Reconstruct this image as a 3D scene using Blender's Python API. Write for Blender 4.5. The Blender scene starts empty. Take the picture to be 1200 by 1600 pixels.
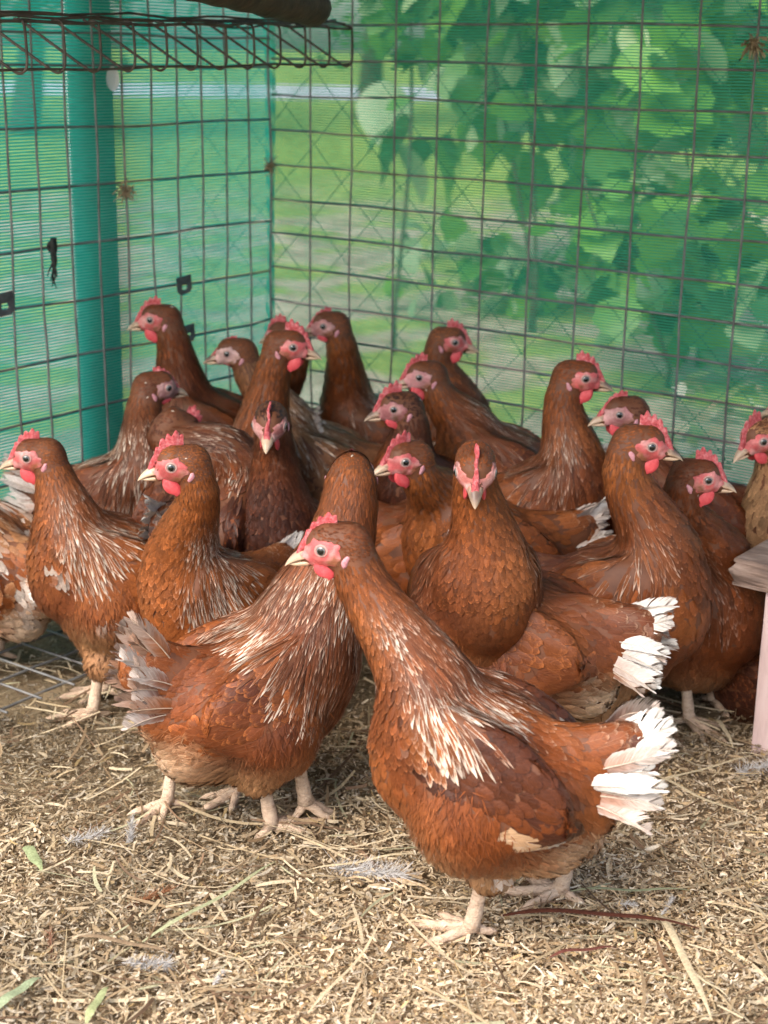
import bpy, bmesh, math, random
import numpy as np
import openvdb as vdb
from mathutils import Vector, Matrix

# ------------------------------------------------------------------ camera, world, sun, exposure
SC = bpy.context.scene
COL = SC.collection
FPX, CX, CY = 2400.0, 600.0, 800.0           # focal length and centre of the frame in photograph pixels
EYE_H, PITCH, ROLL = 0.81, math.radians(16.7), math.radians(0.94)
CAMP = np.array([0.0, 0.0, EYE_H])
F_ = np.array([0, math.cos(PITCH), -math.sin(PITCH)])
R0 = np.array([1.0, 0, 0]); U0 = np.cross(R0, F_)
R_ = math.cos(ROLL) * R0 + math.sin(ROLL) * U0
U_ = -math.sin(ROLL) * R0 + math.cos(ROLL) * U0
cd = bpy.data.cameras.new('camera'); cam = bpy.data.objects.new('camera', cd); COL.objects.link(cam)
cd.sensor_fit = 'VERTICAL'; cd.sensor_height = 24.0; cd.sensor_width = 18.0; cd.lens = 36.0
cd.clip_start = 0.05; cd.clip_end = 2000
cam.matrix_world = Matrix(((R_[0], U_[0], -F_[0], 0), (R_[1], U_[1], -F_[1], 0), (R_[2], U_[2], -F_[2], EYE_H), (0, 0, 0, 1)))
cd.dof.use_dof = True; cd.dof.focus_distance = 1.58; cd.dof.aperture_fstop = 4.5
SC.camera = cam

SUN_AZ, SUN_EL = math.radians(233), math.radians(46)      # where the light comes from (world XY angle)
world = bpy.data.worlds.new('World'); SC.world = world; world.use_nodes = True
wn = world.node_tree.nodes; wn.clear()
sky = wn.new('ShaderNodeTexSky'); sky.sky_type = 'NISHITA'; sky.sun_disc = False
sky.sun_elevation = SUN_EL; sky.sun_rotation = math.pi / 2 - SUN_AZ; sky.dust_density = 3.0
bgn = wn.new('ShaderNodeBackground'); bgn.inputs[1].default_value = 0.15
won = wn.new('ShaderNodeOutputWorld')
world.node_tree.links.new(sky.outputs[0], bgn.inputs[0]); world.node_tree.links.new(bgn.outputs[0], won.inputs[0])
sd = bpy.data.lights.new('sun', 'SUN'); sun = bpy.data.objects.new('sun', sd); COL.objects.link(sun)
sd.energy = 1.8; sd.angle = math.radians(45); sd.color = (1.0, 0.95, 0.87)
sun.rotation_euler = Vector((math.cos(SUN_EL) * math.cos(SUN_AZ), math.cos(SUN_EL) * math.sin(SUN_AZ), math.sin(SUN_EL))).to_track_quat('Z', 'Y').to_euler()
SC.view_settings.view_transform = 'Standard'; SC.view_settings.look = 'None'
SC.view_settings.exposure = 1.28; SC.view_settings.gamma = 1.0; SC.view_settings.use_curve_mapping = False
SC.cycles.max_bounces = 7; SC.cycles.diffuse_bounces = 4; SC.cycles.transparent_max_bounces = 12
SC.cycles.use_denoising = True

def at(px, py, Y):
    """the point seen at a photograph pixel, at world distance Y"""
    d = F_ + R_ * (px - CX) / FPX + U_ * (CY - py) / FPX
    return CAMP + d * (Y / d[1])

rng = np.random.default_rng(7)
random.seed(7)

# ------------------------------------------------------------------ materials
MATS = {}
class NT:
    """a small helper round a node tree"""
    def __init__(s, name):
        s.m = bpy.data.materials.new(name); s.m.use_nodes = True
        s.t = s.m.node_tree; s.n = s.t.nodes; s.n.clear()
        s.out = s.n.new('ShaderNodeOutputMaterial'); MATS[name] = s.m
    def node(s, kind, **kw):
        n = s.n.new('ShaderNode' + kind)
        for k, v in kw.items(): setattr(n, k, v)
        return n
    def put(s, sock, v):
        if isinstance(v, bpy.types.NodeSocket): s.t.links.new(v, sock)
        elif v is not None: sock.default_value = v
    def math(s, op, a, b=None, c=None, clamp=False):
        n = s.node('Math', operation=op, use_clamp=clamp)
        s.put(n.inputs[0], a); s.put(n.inputs[1], b)
        if c is not None: s.put(n.inputs[2], c)
        return n.outputs[0]
    def mix(s, f, a, b, mode='MIX'):
        n = s.node('Mix', data_type='RGBA', blend_type=mode)
        s.put(n.inputs[0], f); s.put(n.inputs[6], a); s.put(n.inputs[7], b)
        return n.outputs[2]
    def noise(s, vec, scale, detail=3.0, rough=0.55, out=0):
        n = s.node('TexNoise'); s.put(n.inputs['Vector'], vec)
        n.inputs['Scale'].default_value = scale; n.inputs['Detail'].default_value = detail; n.inputs['Roughness'].default_value = rough
        return n.outputs[out]
    def ramp(s, f, stops):
        n = s.node('ValToRGB'); s.put(n.inputs[0], f)
        e = n.color_ramp.elements
        while len(e) < len(stops): e.new(0.5)
        for el, (p, c) in zip(e, stops): el.position = p; el.color = c if len(c) == 4 else (*c, 1)
        return n.outputs[0]
    def smooth(s, x, a, b):
        n = s.node('MapRange', interpolation_type='SMOOTHSTEP'); s.put(n.inputs[0], x)
        s.put(n.inputs[1], a); s.put(n.inputs[2], b)
        return n.outputs[0]
    def attr(s, name, out=0):
        n = s.node('Attribute'); n.attribute_name = name; return n.outputs[out]
    def coord(s, which='Object'):
        return s.node('TexCoord').outputs[which]
    def mapping(s, vec, scale=(1, 1, 1), loc=(0, 0, 0)):
        n = s.node('Mapping'); s.put(n.inputs[0], vec); n.inputs[3].default_value = scale; n.inputs[1].default_value = loc
        return n.outputs[0]
    def bump(s, h, strength=0.5, dist=0.002):
        n = s.node('Bump'); s.put(n.inputs['Height'], h); n.inputs['Strength'].default_value = strength; n.inputs['Distance'].default_value = dist
        return n.outputs[0]
    def bsdf(s, col, rough=0.6, normal=None, spec=0.4, **kw):
        b = s.node('BsdfPrincipled')
        s.put(b.inputs['Base Color'], col if not isinstance(col, tuple) else (*col[:3], 1)); s.put(b.inputs['Roughness'], rough)
        s.put(b.inputs['Specular IOR Level'], spec)
        if normal is not None: s.put(b.inputs['Normal'], normal)
        for k, v in kw.items(): s.put(b.inputs[k.replace('_', ' ')], v)
        return b.outputs[0]
    def done(s, sh): s.t.links.new(sh, s.out.inputs[0]); return s.m

def mat_feather():
    k = NT('feather')
    base, edge = k.attr('fbase'), k.attr('fedge')
    ew, rnd = k.attr('fedge', 3), k.attr('fbase', 3)
    uv = k.node('UVMap').outputs[0]
    sp = k.node('SeparateXYZ'); k.put(sp.inputs[0], uv); u, v = sp.outputs[0], sp.outputs[1]
    a = k.math('ABSOLUTE', k.math('MULTIPLY_ADD', u, 2.0, -1.0))
    # barbs: streaks that run outward and towards the tip
    cb = k.node('CombineXYZ')
    k.put(cb.inputs[0], k.math('MULTIPLY', k.math('SUBTRACT', v, k.math('MULTIPLY', a, 0.25)), 16.0))
    k.put(cb.inputs[1], k.math('MULTIPLY', a, 1.2)); k.put(cb.inputs[2], k.math('MULTIPLY', rnd, 57.0))
    streak = k.noise(cb.outputs[0], 1.6, 3.0, 0.6)
    m = k.math('MAXIMUM', k.math('MULTIPLY', a, k.math('MULTIPLY_ADD', v, 0.45, 0.55)), k.math('POWER', v, 2.2))
    m = k.math('ADD', m, k.math('MULTIPLY_ADD', streak, 0.5, -0.25))
    lo = k.math('SUBTRACT', 1.0, ew)
    msk = k.smooth(m, lo, k.math('ADD', lo, 0.28))
    c = k.mix(msk, base, edge)
    c = k.mix(1.0, c, k.ramp(streak, [(0.25, (0.66, 0.63, 0.6)), (0.5, (1, 1, 1)), (0.75, (1.3, 1.32, 1.36))]), 'MULTIPLY')
    shaft = k.math('LESS_THAN', a, 0.045)
    c = k.mix(k.math('MULTIPLY', shaft, 0.25), c, edge)
    hgt = k.math('ADD', streak, k.math('MULTIPLY', shaft, 0.3))
    b = k.bsdf(c, 0.42, k.bump(hgt, 0.5, 0.0012), 0.28)
    tr = k.node('BsdfTranslucent'); k.put(tr.inputs[0], c)
    mx = k.node('MixShader'); mx.inputs[0].default_value = 0.05
    k.put(mx.inputs[1], b); k.put(mx.inputs[2], tr.outputs[0])
    return k.done(mx.outputs[0])

def mat_simple(name, stops, scale, rough=0.6, bump=0.3, bdist=0.001, stretch=(1, 1, 1), spec=0.4, attr=None, **kw):
    k = NT(name); v = k.mapping(k.coord(), stretch)
    n = k.noise(v, scale, 5.0, 0.6)
    c = k.ramp(n, stops)
    if attr: c = k.mix(1.0, k.attr(attr), c, 'MULTIPLY')
    n2 = k.noise(v, scale * 3.1, 4.0)
    return k.done(k.bsdf(c, rough, k.bump(n2, bump, bdist), spec, **kw))

mat_feather()
mat_simple('under_plumage', [(0.3, (0.10, 0.035, 0.016)), (0.7, (0.17, 0.06, 0.025))], 60)
mat_simple('comb', [(0.3, (0.42, 0.045, 0.05)), (0.5, (0.60, 0.11, 0.12)), (0.72, (0.74, 0.30, 0.30))], 230, 0.45, 1.0, 0.002, Subsurface_Weight=0.12, Subsurface_Radius=(0.006, 0.002, 0.0015), Subsurface_Scale=0.5)
mat_simple('wattle', [(0.25, (0.56, 0.05, 0.06)), (0.55, (0.66, 0.085, 0.095)), (0.85, (0.72, 0.16, 0.16))], 200, 0.4, 0.5, 0.001, Subsurface_Weight=0.12, Subsurface_Radius=(0.006, 0.002, 0.0015), Subsurface_Scale=0.5)
mat_simple('face_skin', [(0.25, (0.75, 0.68, 0.66)), (0.5, (1, 1, 1)), (0.8, (1.15, 1.25, 1.25))], 320, 0.5, 0.7, 0.0012, attr='col')
mat_simple('earlobe', [(0.3, (0.50, 0.17, 0.20)), (0.7, (0.60, 0.32, 0.35))], 250, 0.5, 0.4)
mat_simple('leg_skin', [(0.25, (0.30, 0.19, 0.125)), (0.42, (0.58, 0.41, 0.29)), (0.6, (0.68, 0.51, 0.37)), (0.8, (0.76, 0.62, 0.47))], 120, 0.55, 1.0, 0.002, (1, 1, 2.4), attr='col')
mat_simple('beak_horn', [(0.3, (0.85, 0.8, 0.75)), (0.7, (1.1, 1.1, 1.1))], 160, 0.35, 0.3, 0.0005, (0.4, 1, 1), attr='col')
def flat(name, c, rough=0.5, spec=0.4, **kw):
    k = NT(name); return k.done(k.bsdf(c, rough, None, spec, **kw))
flat('pupil', (0.004, 0.004, 0.004), 0.06, 0.8)
mat_simple('iris', [(0.3, (0.13, 0.12, 0.11)), (0.7, (0.24, 0.22, 0.20))], 900, 0.08, 0.0, spec=0.8)
mat_simple('eye_rim', [(0.3, (0.45, 0.20, 0.18)), (0.7, (0.58, 0.36, 0.32))], 500, 0.45, 0.4, 0.0005)
mat_simple('wire_metal', [(0.3, (0.11, 0.10, 0.095)), (0.55, (0.20, 0.20, 0.195)), (0.8, (0.30, 0.27, 0.24))], 30, 0.55, 0.4, 0.0006, Metallic=0.35)
mat_simple('rusty_wire', [(0.3, (0.05, 0.035, 0.028)), (0.55, (0.11, 0.085, 0.07)), (0.8, (0.18, 0.13, 0.10))], 45, 0.65, 0.5, 0.0008, Metallic=0.25)
mat_simple('green_wire', [(0.3, (0.01, 0.06, 0.04)), (0.7, (0.02, 0.10, 0.07))], 30, 0.5)
mat_simple('dark_timber', [(0.3, (0.030, 0.020, 0.014)), (0.7, (0.085, 0.055, 0.035))], 22, 0.75, 0.7, 0.002, (0.3, 3, 3))
mat_simple('worn_plank', [(0.2, (0.09, 0.06, 0.05)), (0.45, (0.24, 0.165, 0.13)), (0.62, (0.38, 0.28, 0.23)), (0.85, (0.55, 0.42, 0.36))], 26, 0.8, 0.9, 0.003, (0.5, 2.5, 2.5))
mat_simple('pink_paint', [(0.2, (0.42, 0.29, 0.27)), (0.5, (0.62, 0.46, 0.44)), (0.8, (0.70, 0.56, 0.54))], 20, 0.7, 0.5, 0.001, (3, 3, 0.5))
mat_simple('tin', [(0.3, (0.06, 0.06, 0.065)), (0.7, (0.16, 0.16, 0.17))], 60, 0.5, Metallic=0.5)
mat_simple('twine', [(0.3, (0.015, 0.02, 0.018)), (0.7, (0.05, 0.05, 0.045))], 200, 0.9)
mat_simple('dry_fluff', [(0.3, (0.20, 0.13, 0.07)), (0.7, (0.46, 0.35, 0.22))], 300, 0.9)
mat_simple('grey_post', [(0.3, (0.55, 0.57, 0.55)), (0.7, (0.66, 0.68, 0.66))], 12, 0.8)
mat_simple('bark', [(0.3, (0.05, 0.035, 0.025)), (0.7, (0.13, 0.10, 0.07))], 20, 0.9, 0.8, 0.01)
mat_simple('white_board', [(0.3, (0.62, 0.65, 0.68)), (0.7, (0.75, 0.77, 0.79))], 6, 0.7)
mat_simple('road_stone', [(0.3, (0.36, 0.38, 0.40)), (0.7, (0.5, 0.52, 0.54))], 4, 0.9)

def mat_chip():
    k = NT('chip'); c = k.attr('col')
    n = k.noise(k.coord(), 400, 2.0)
    c = k.mix(1.0, c, k.ramp(n, [(0.3, (0.75, 0.72, 0.7)), (0.7, (1.15, 1.15, 1.15))]), 'MULTIPLY')
    b = k.bsdf(c, 0.6, None, 0.3)
    tr = k.node('BsdfTranslucent'); k.put(tr.inputs[0], c)
    mx = k.node('MixShader'); mx.inputs[0].default_value = 0.15
    k.put(mx.inputs[1], b); k.put(mx.inputs[2], tr.outputs[0]); return k.done(mx.outputs[0])
mat_chip()

def mat_ground():
    k = NT('outside_ground'); P = k.coord()
    sp = k.node('SeparateXYZ'); k.put(sp.inputs[0], P)
    n1 = k.noise(P, 0.8, 4.0); n2 = k.noise(P, 7.0, 5.0, 0.65); n3 = k.noise(P, 2.2, 4.0)
    dirt = k.ramp(n2, [(0.25, (0.14, 0.10, 0.07)), (0.5, (0.36, 0.30, 0.22)), (0.75, (0.55, 0.48, 0.38))])
    grass = k.ramp(n2, [(0.25, (0.10, 0.17, 0.03)), (0.55, (0.24, 0.34, 0.06)), (0.8, (0.40, 0.46, 0.12))])
    far = k.smooth(k.math('ADD', sp.outputs[1], k.math('MULTIPLY_ADD', n1, 5.0, -2.5)), 7.5, 10.5)
    tuft = k.smooth(n3, 0.46, 0.56)
    f = k.math('MAXIMUM', far, k.math('MULTIPLY', tuft, 0.9))
    return k.done(k.bsdf(k.mix(f, dirt, grass), 0.9, k.bump(n2, 0.8, 0.03), 0.2))
mat_ground()

def mat_floor():
    k = NT('litter_bed'); P = k.coord()
    n = k.noise(P, 160, 5.0, 0.7); n2 = k.noise(P, 9, 3.0)
    c = k.ramp(n, [(0.25, (0.16, 0.11, 0.065)), (0.5, (0.34, 0.25, 0.15)), (0.72, (0.55, 0.43, 0.27))])
    c = k.mix(k.smooth(n2, 0.4, 0.65), c, k.mix(1.0, c, (0.6, 0.55, 0.5, 1), 'MULTIPLY'))
    return k.done(k.bsdf(c, 0.9, k.bump(n, 1.0, 0.006), 0.2))
mat_floor()

def mat_net(name, cover, period, c0, c1):
    """shade cloth: rows of knitted tape with pinholes between; uv in metres along / up the cloth"""
    k = NT(name); uv = k.node('UVMap').outputs[0]
    sp = k.node('SeparateXYZ'); k.put(sp.inputs[0], uv); u, v = sp.outputs[0], sp.outputs[1]
    wob = k.noise(k.mapping(uv, (1, 1, 1)), 5.0, 3.0)
    vv = k.math('ADD', v, k.math('MULTIPLY', wob, 0.006))
    row = k.math('FRACT', k.math('DIVIDE', vv, period))
    tape = k.math('LESS_THAN', row, cover)
    zig = k.math('FRACT', k.math('ADD', k.math('DIVIDE', u, period * 0.8), k.math('MULTIPLY', k.math('FLOOR', k.math('DIVIDE', vv, period)), 0.5)))
    knit = k.math('LESS_THAN', zig, k.math('MULTIPLY_ADD', k.noise(uv, 11.0, 3.0), 0.7, -0.10))
    solid = k.math('MAXIMUM', tape, knit)
    col = k.mix(k.noise(uv, 6.0, 3.0), c0, c1)
    col = k.mix(1.0, col, k.ramp(k.noise(k.mapping(uv, (40, 900, 1)), 1.0, 2.0), [(0.3, (0.7, 0.7, 0.7)), (0.7, (1.25, 1.25, 1.25))]), 'MULTIPLY')
    d = k.bsdf(col, 0.45, None, 0.4)
    tr = k.node('BsdfTranslucent'); k.put(tr.inputs[0], col)
    m1 = k.node('MixShader'); m1.inputs[0].default_value = 0.55; k.put(m1.inputs[1], d); k.put(m1.inputs[2], tr.outputs[0])
    tp = k.node('BsdfTransparent')
    m2 = k.node('MixShader'); k.put(m2.inputs[0], solid); k.put(m2.inputs[1], tp.outputs[0]); k.put(m2.inputs[2], m1.outputs[0])
    return k.done(m2.outputs[0])
mat_net('net_teal', 0.68, 0.0044, (0.02, 0.36, 0.27, 1), (0.04, 0.47, 0.37, 1))
mat_net('net_green', 0.48, 0.0040, (0.035, 0.30, 0.16, 1), (0.06, 0.40, 0.24, 1))

def mat_leaf(name, c0, c1):
    k = NT(name); n = k.noise(k.coord(), 30, 3.0)
    oi = k.node('ObjectInfo').outputs['Random']
    c = k.mix(n, (*c0, 1), (*c1, 1))
    c = k.mix(1.0, c, k.ramp(oi, [(0.0, (0.6, 0.7, 0.6)), (0.5, (1, 1, 1)), (1.0, (1.5, 1.35, 1.2))]), 'MULTIPLY')
    b = k.bsdf(c, 0.35, None, 0.5); tr = k.node('BsdfTranslucent'); k.put(tr.inputs[0], c)
    mx = k.node('MixShader'); mx.inputs[0].default_value = 0.4
    k.put(mx.inputs[1], b); k.put(mx.inputs[2], tr.outputs[0]); return k.done(mx.outputs[0])
mat_leaf('leaf_bright', (0.10, 0.26, 0.035), (0.20, 0.42, 0.07))
mat_leaf('leaf_dark', (0.04, 0.12, 0.03), (0.08, 0.20, 0.05))
mat_leaf('leaf_pale', (0.24, 0.38, 0.18), (0.42, 0.52, 0.32))

# ------------------------------------------------------------------ mesh helpers
def mesh_np(name, V, faces, mats, uv=None, cols=None, smooth=True, mat_idx=None, normals=None):
    """V (n,3); faces: (m,4) or (m,3) array, or a list of them"""
    me = bpy.data.meshes.new(name)
    if not isinstance(faces, (list, tuple)): faces = [faces]
    faces = [np.asarray(f, np.int32) for f in faces if len(f)]
    V = np.asarray(V, np.float32)
    me.vertices.add(len(V)); me.vertices.foreach_set('co', V.ravel())
    loops = np.concatenate([f.ravel() for f in faces])
    tot = np.concatenate([np.full(len(f), f.shape[1], np.int32) for f in faces])
    start = np.concatenate([[0], np.cumsum(tot)[:-1]]).astype(np.int32)
    me.loops.add(len(loops)); me.loops.foreach_set('vertex_index', loops)
    me.polygons.add(len(tot)); me.polygons.foreach_set('loop_start', start)
    me.polygons.foreach_set('use_smooth', np.full(len(tot), smooth, bool))
    for m in (mats if isinstance(mats, (list, tuple)) else [mats]): me.materials.append(MATS[m])
    if mat_idx is not None: me.polygons.foreach_set('material_index', np.asarray(mat_idx, np.int32))
    if uv is not None:
        l = me.uv_layers.new(name='UVMap'); l.data.foreach_set('uv', np.asarray(uv, np.float32)[loops].ravel())
    for nm, c in (cols or {}).items():
        c = np.asarray(c, np.float32)
        if c.shape[1] == 3: c = np.concatenate([c, np.ones((len(c), 1), np.float32)], 1)
        a = me.attributes.new(nm, 'FLOAT_COLOR', 'POINT'); a.data.foreach_set('color', c.ravel())
    if normals is not None:
        a = me.attributes.new('custom_normal', 'FLOAT_VECTOR', 'POINT'); a.data.foreach_set('vector', np.asarray(normals, np.float32).ravel())
    me.update(calc_edges=True)
    return me

def link(name, me, parent=None, kind=None):
    o = bpy.data.objects.new(name, me); COL.objects.link(o)
    if parent is not None: o.parent = parent
    if kind: o['kind'] = kind
    return o
def tag(o, label, cat, group=None):
    o['label'] = label; o['category'] = cat
    if group: o['group'] = group
    return o
def empty(name, loc=(0, 0, 0), rz=0.0):
    o = bpy.data.objects.new(name, None); COL.objects.link(o); o.location = loc; o.rotation_euler = (0, 0, rz)
    o.empty_display_size = 0.05; return o

def nrm(a): return a / np.maximum(np.linalg.norm(a, axis=-1, keepdims=True), 1e-9)

def tube(path, rad, sides=8, cap=True):
    """tube along a polyline; returns V, quads"""
    P = np.asarray(path, float); n = len(P); rad = np.broadcast_to(np.asarray(rad, float), (n,))
    T = nrm(np.gradient(P, axis=0))
    up = np.array([0, 0, 1.0]) if abs(T[0][2]) < 0.9 else np.array([1.0, 0, 0])
    A = np.zeros((n, 3)); a = nrm(np.cross(T[0], up))
    for i in range(n):
        a = a - T[i] * np.dot(a, T[i]); a = a / (np.linalg.norm(a) + 1e-12); A[i] = a
    B = np.cross(T, A)
    th = np.linspace(0, 2 * math.pi, sides, endpoint=False)
    V = (P[:, None] + rad[:, None, None] * (np.cos(th)[None, :, None] * A[:, None] + np.sin(th)[None, :, None] * B[:, None])).reshape(-1, 3)
    i = np.arange(n - 1)[:, None] * sides; j = np.arange(sides)[None]; j2 = (j + 1) % sides
    Q = np.stack([i + j, i + j2, i + sides + j2, i + sides + j], -1).reshape(-1, 4)
    if cap:
        c0, c1 = len(V), len(V) + 1
        V = np.concatenate([V, P[:1], P[-1:]])
        jj = np.arange(sides); k2 = (jj + 1) % sides; L = (n - 1) * sides
        T0 = np.stack([np.full(sides, c0), k2, jj, jj], -1); T1 = np.stack([np.full(sides, c1), L + jj, L + k2, L + k2], -1)
        tris = np.concatenate([T0[:, :3], T1[:, :3]])
        return V, Q, tris
    return V, Q, np.zeros((0, 3), int)

def tubes_mesh(name, paths, mat, sides=8, cols=None):
    Vs, Qs, Ts, n = [], [], [], 0
    for p, r in paths:
        V, Q, T = tube(p, r, sides); Vs.append(V); Qs.append(Q + n); Ts.append(T + n); n += len(V)
    return mesh_np(name, np.concatenate(Vs), [np.concatenate(Qs), np.concatenate(Ts)], mat)

def box_mesh(name, size, mat, bevel=0.004, seg=2, cuts=0, jitter=0.0):
    bm = bmesh.new(); bmesh.ops.create_cube(bm, size=1.0)
    bmesh.ops.scale(bm, vec=size, verts=bm.verts)
    if cuts: bmesh.ops.subdivide_edges(bm, edges=[e for e in bm.edges], cuts=cuts, use_grid_fill=True)
    if jitter:
        for v in bm.verts: v.co += Vector((random.uniform(-1, 1), random.uniform(-1, 1), random.uniform(-1, 1))) * jitter
    if bevel: bmesh.ops.bevel(bm, geom=[e for e in bm.edges if e.is_manifold and e.calc_face_angle(0) > 0.6], offset=bevel, segments=seg, affect='EDGES', profile=0.6)
    me = bpy.data.meshes.new(name); bm.to_mesh(me); bm.free(); me.materials.append(MATS[mat]); return me

def vnoise(P, seed, freq, octaves=3):
    """smooth pseudo-noise in -1..1 at points P"""
    r = np.random.default_rng(seed); out = np.zeros(len(P)); amp = 1.0; tot = 0
    for o in range(octaves):
        for j in range(5):
            d = r.normal(size=3); d /= np.linalg.norm(d)
            out += amp * np.sin(P @ d * freq * r.uniform(0.7, 1.4) + r.uniform(0, 6.28)) / 2.2
        tot += amp; amp *= 0.55; freq *= 2.0
    return np.clip(out / tot, -1, 1)

# ------------------------------------------------------------------ the setting: ground, litter
CORNER = at(424, 300, 2.57); CORNER[2] = 0
UL = np.array([-0.588, -0.809, 0.0]); UR = np.array([0.809, -0.588, 0.0])      # along the two wire walls, away from their corner
NL = np.array([-0.809, 0.588, 0.0]); NR = np.array([0.588, 0.809, 0.0])        # outward of each

g = mesh_np('ground', [(-300, -60, -0.03), (300, -60, -0.03), (300, 700, -0.03), (-300, 700, -0.03)], np.array([[0, 1, 2, 3]]), 'outside_ground')
link('ground', g, kind='structure')
rp = mesh_np('road', [(-80, 26, -0.02), (80, 30, -0.02), (80, 42, -0.02), (-80, 36, -0.02)], np.array([[0, 1, 2, 3]]), 'road_stone')
link('road', rp, kind='structure')

def floor_h(x, y):
    P = np.stack([x, y, np.zeros_like(x)], -1)
    return 0.005 * vnoise(P, 3, 14.0, 3)
def floor_bed():
    n, m = 90, 110
    a = np.linspace(-0.02, 2.6, n); b = np.linspace(-0.02, 2.6, m)      # metres along each wall from the corner
    A, B = np.meshgrid(a, b, indexing='ij')
    P = CORNER + A[..., None] * UL + B[..., None] * UR
    P[..., 2] = floor_h(P[..., 0].ravel(), P[..., 1].ravel()).reshape(A.shape) - 0.006
    i = np.arange(n - 1)[:, None] * m; j = np.arange(m - 1)[None]
    Q = np.stack([i + j, i + m + j, i + m + j + 1, i + j + 1], -1).reshape(-1, 4)
    return mesh_np('litter_bed', P.reshape(-1, 3), Q, 'litter_bed')
link('floor', floor_bed(), kind='structure')

CHIP_COLS = np.array([(0.74, 0.61, 0.42), (0.66, 0.52, 0.34), (0.54, 0.40, 0.24), (0.80, 0.70, 0.54), (0.30, 0.20, 0.11), (0.17, 0.11, 0.06), (0.48, 0.37, 0.24), (0.36, 0.30, 0.20), (0.60, 0.44, 0.22)])
CHIP_W = np.array([0.24, 0.21, 0.15, 0.16, 0.08, 0.03, 0.07, 0.03, 0.03])
def strips(N, X, Y, Z, L, W, curl, tilt, col, rows=4):
    """N curled strips lying about: V, quads, colours"""
    az = rng.uniform(0, 2 * math.pi, N); ti = rng.normal(0, tilt, N); ro = rng.normal(0, 0.42, N)
    d = np.stack([np.cos(az) * np.cos(ti), np.sin(az) * np.cos(ti), np.sin(ti)], -1)
    s = nrm(np.cross(d, np.array([0, 0, 1.0]))); up = np.cross(s, d)
    s2 = s * np.cos(ro)[:, None] + up * np.sin(ro)[:, None]; up = np.cross(s2, d); s = s2
    t = np.linspace(-0.5, 0.5, rows)
    k = rng.normal(0, curl, N); k2 = rng.normal(0, curl * 0.6, N)
    c = np.stack([X, Y, Z], -1)
    ang = k[:, None] * t[None]
    ctr = c[:, None] + L[:, None, None] * (d[:, None] * (np.sin(ang) / np.where(np.abs(k[:, None]) < 1e-3, 1e-3, k[:, None]))[..., None]
            + up[:, None] * ((1 - np.cos(ang)) / np.where(np.abs(k[:, None]) < 1e-3, 1e-3, k[:, None]))[..., None]
            + s[:, None] * (k2[:, None] * t[None] ** 2)[..., None])
    wv = W[:, None] * (1 - 0.55 * (2 * np.abs(t))[None] ** 3 * rng.uniform(0, 1, (N, 1))) / 2
    V = np.stack([ctr - s[:, None] * wv[..., None], ctr + s[:, None] * wv[..., None]], 2)      # N,rows,2,3
    base = np.arange(N)[:, None] * rows * 2 + np.arange(rows - 1)[None] * 2
    Q = np.stack([base, base + 1, base + 3, base + 2], -1).reshape(-1, 4)
    C = np.repeat(col, rows * 2, 0)
    return V.reshape(-1, 3), Q, C

def inside(X, Y, margin=0.0):
    P = np.stack([X, Y], -1) - CORNER[:2]
    return (P @ -NL[:2] > margin) & (P @ -NR[:2] > margin)
def scatter(N, y0, y1, pad=0.06):
    Y = rng.uniform(y0, y1, N); half = 0.25 * (0.96 * Y + 0.23) + pad
    X = rng.uniform(-1, 1, N) * half
    k = inside(X, Y, -0.01); return X[k], Y[k]
def litter():
    Vs, Qs, Cs, n = [], [], [], 0
    for (N, y0, y1, l0, l1, w0, w1, zt, curl, tilt) in (
            (52000, 0.92, 1.75, 0.003, 0.012, 0.0009, 0.0034, 0.010, 1.2, 0.20),
            (17000, 0.92, 1.50, 0.004, 0.014, 0.0009, 0.0034, 0.015, 1.6, 0.28),
            (6500, 0.92, 1.80, 0.010, 0.028, 0.0012, 0.0042, 0.014, 0.5, 0.10),
            (15000, 1.66, 2.75, 0.004, 0.014, 0.0012, 0.0030, 0.010, 1.3, 0.3)):
        X, Y = scatter(N, y0, y1); N = len(X)
        L = l0 + (l1 - l0) * rng.random(N) ** 1.6; W = w0 + (w1 - w0) * rng.random(N) ** 1.5
        patch = vnoise(np.stack([X, Y, 0 * X], -1), 11, 9.0, 2)
        # piles: fresh pale chips lie in patches, brown broken ones between
        idx = rng.choice(len(CHIP_COLS), N, p=CHIP_W)
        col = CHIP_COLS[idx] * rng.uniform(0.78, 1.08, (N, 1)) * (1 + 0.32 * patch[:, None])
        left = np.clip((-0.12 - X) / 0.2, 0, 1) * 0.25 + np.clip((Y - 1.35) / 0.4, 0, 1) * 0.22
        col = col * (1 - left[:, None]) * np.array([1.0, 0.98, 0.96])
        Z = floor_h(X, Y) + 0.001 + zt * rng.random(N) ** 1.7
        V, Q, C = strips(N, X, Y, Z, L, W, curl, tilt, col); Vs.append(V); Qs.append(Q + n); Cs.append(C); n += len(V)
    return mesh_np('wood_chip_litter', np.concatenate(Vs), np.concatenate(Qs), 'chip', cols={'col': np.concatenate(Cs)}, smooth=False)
o = link('wood_chip_litter', litter(), kind='stuff'); tag(o, 'chopped tan wood chip litter covering the floor', 'litter')

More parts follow.
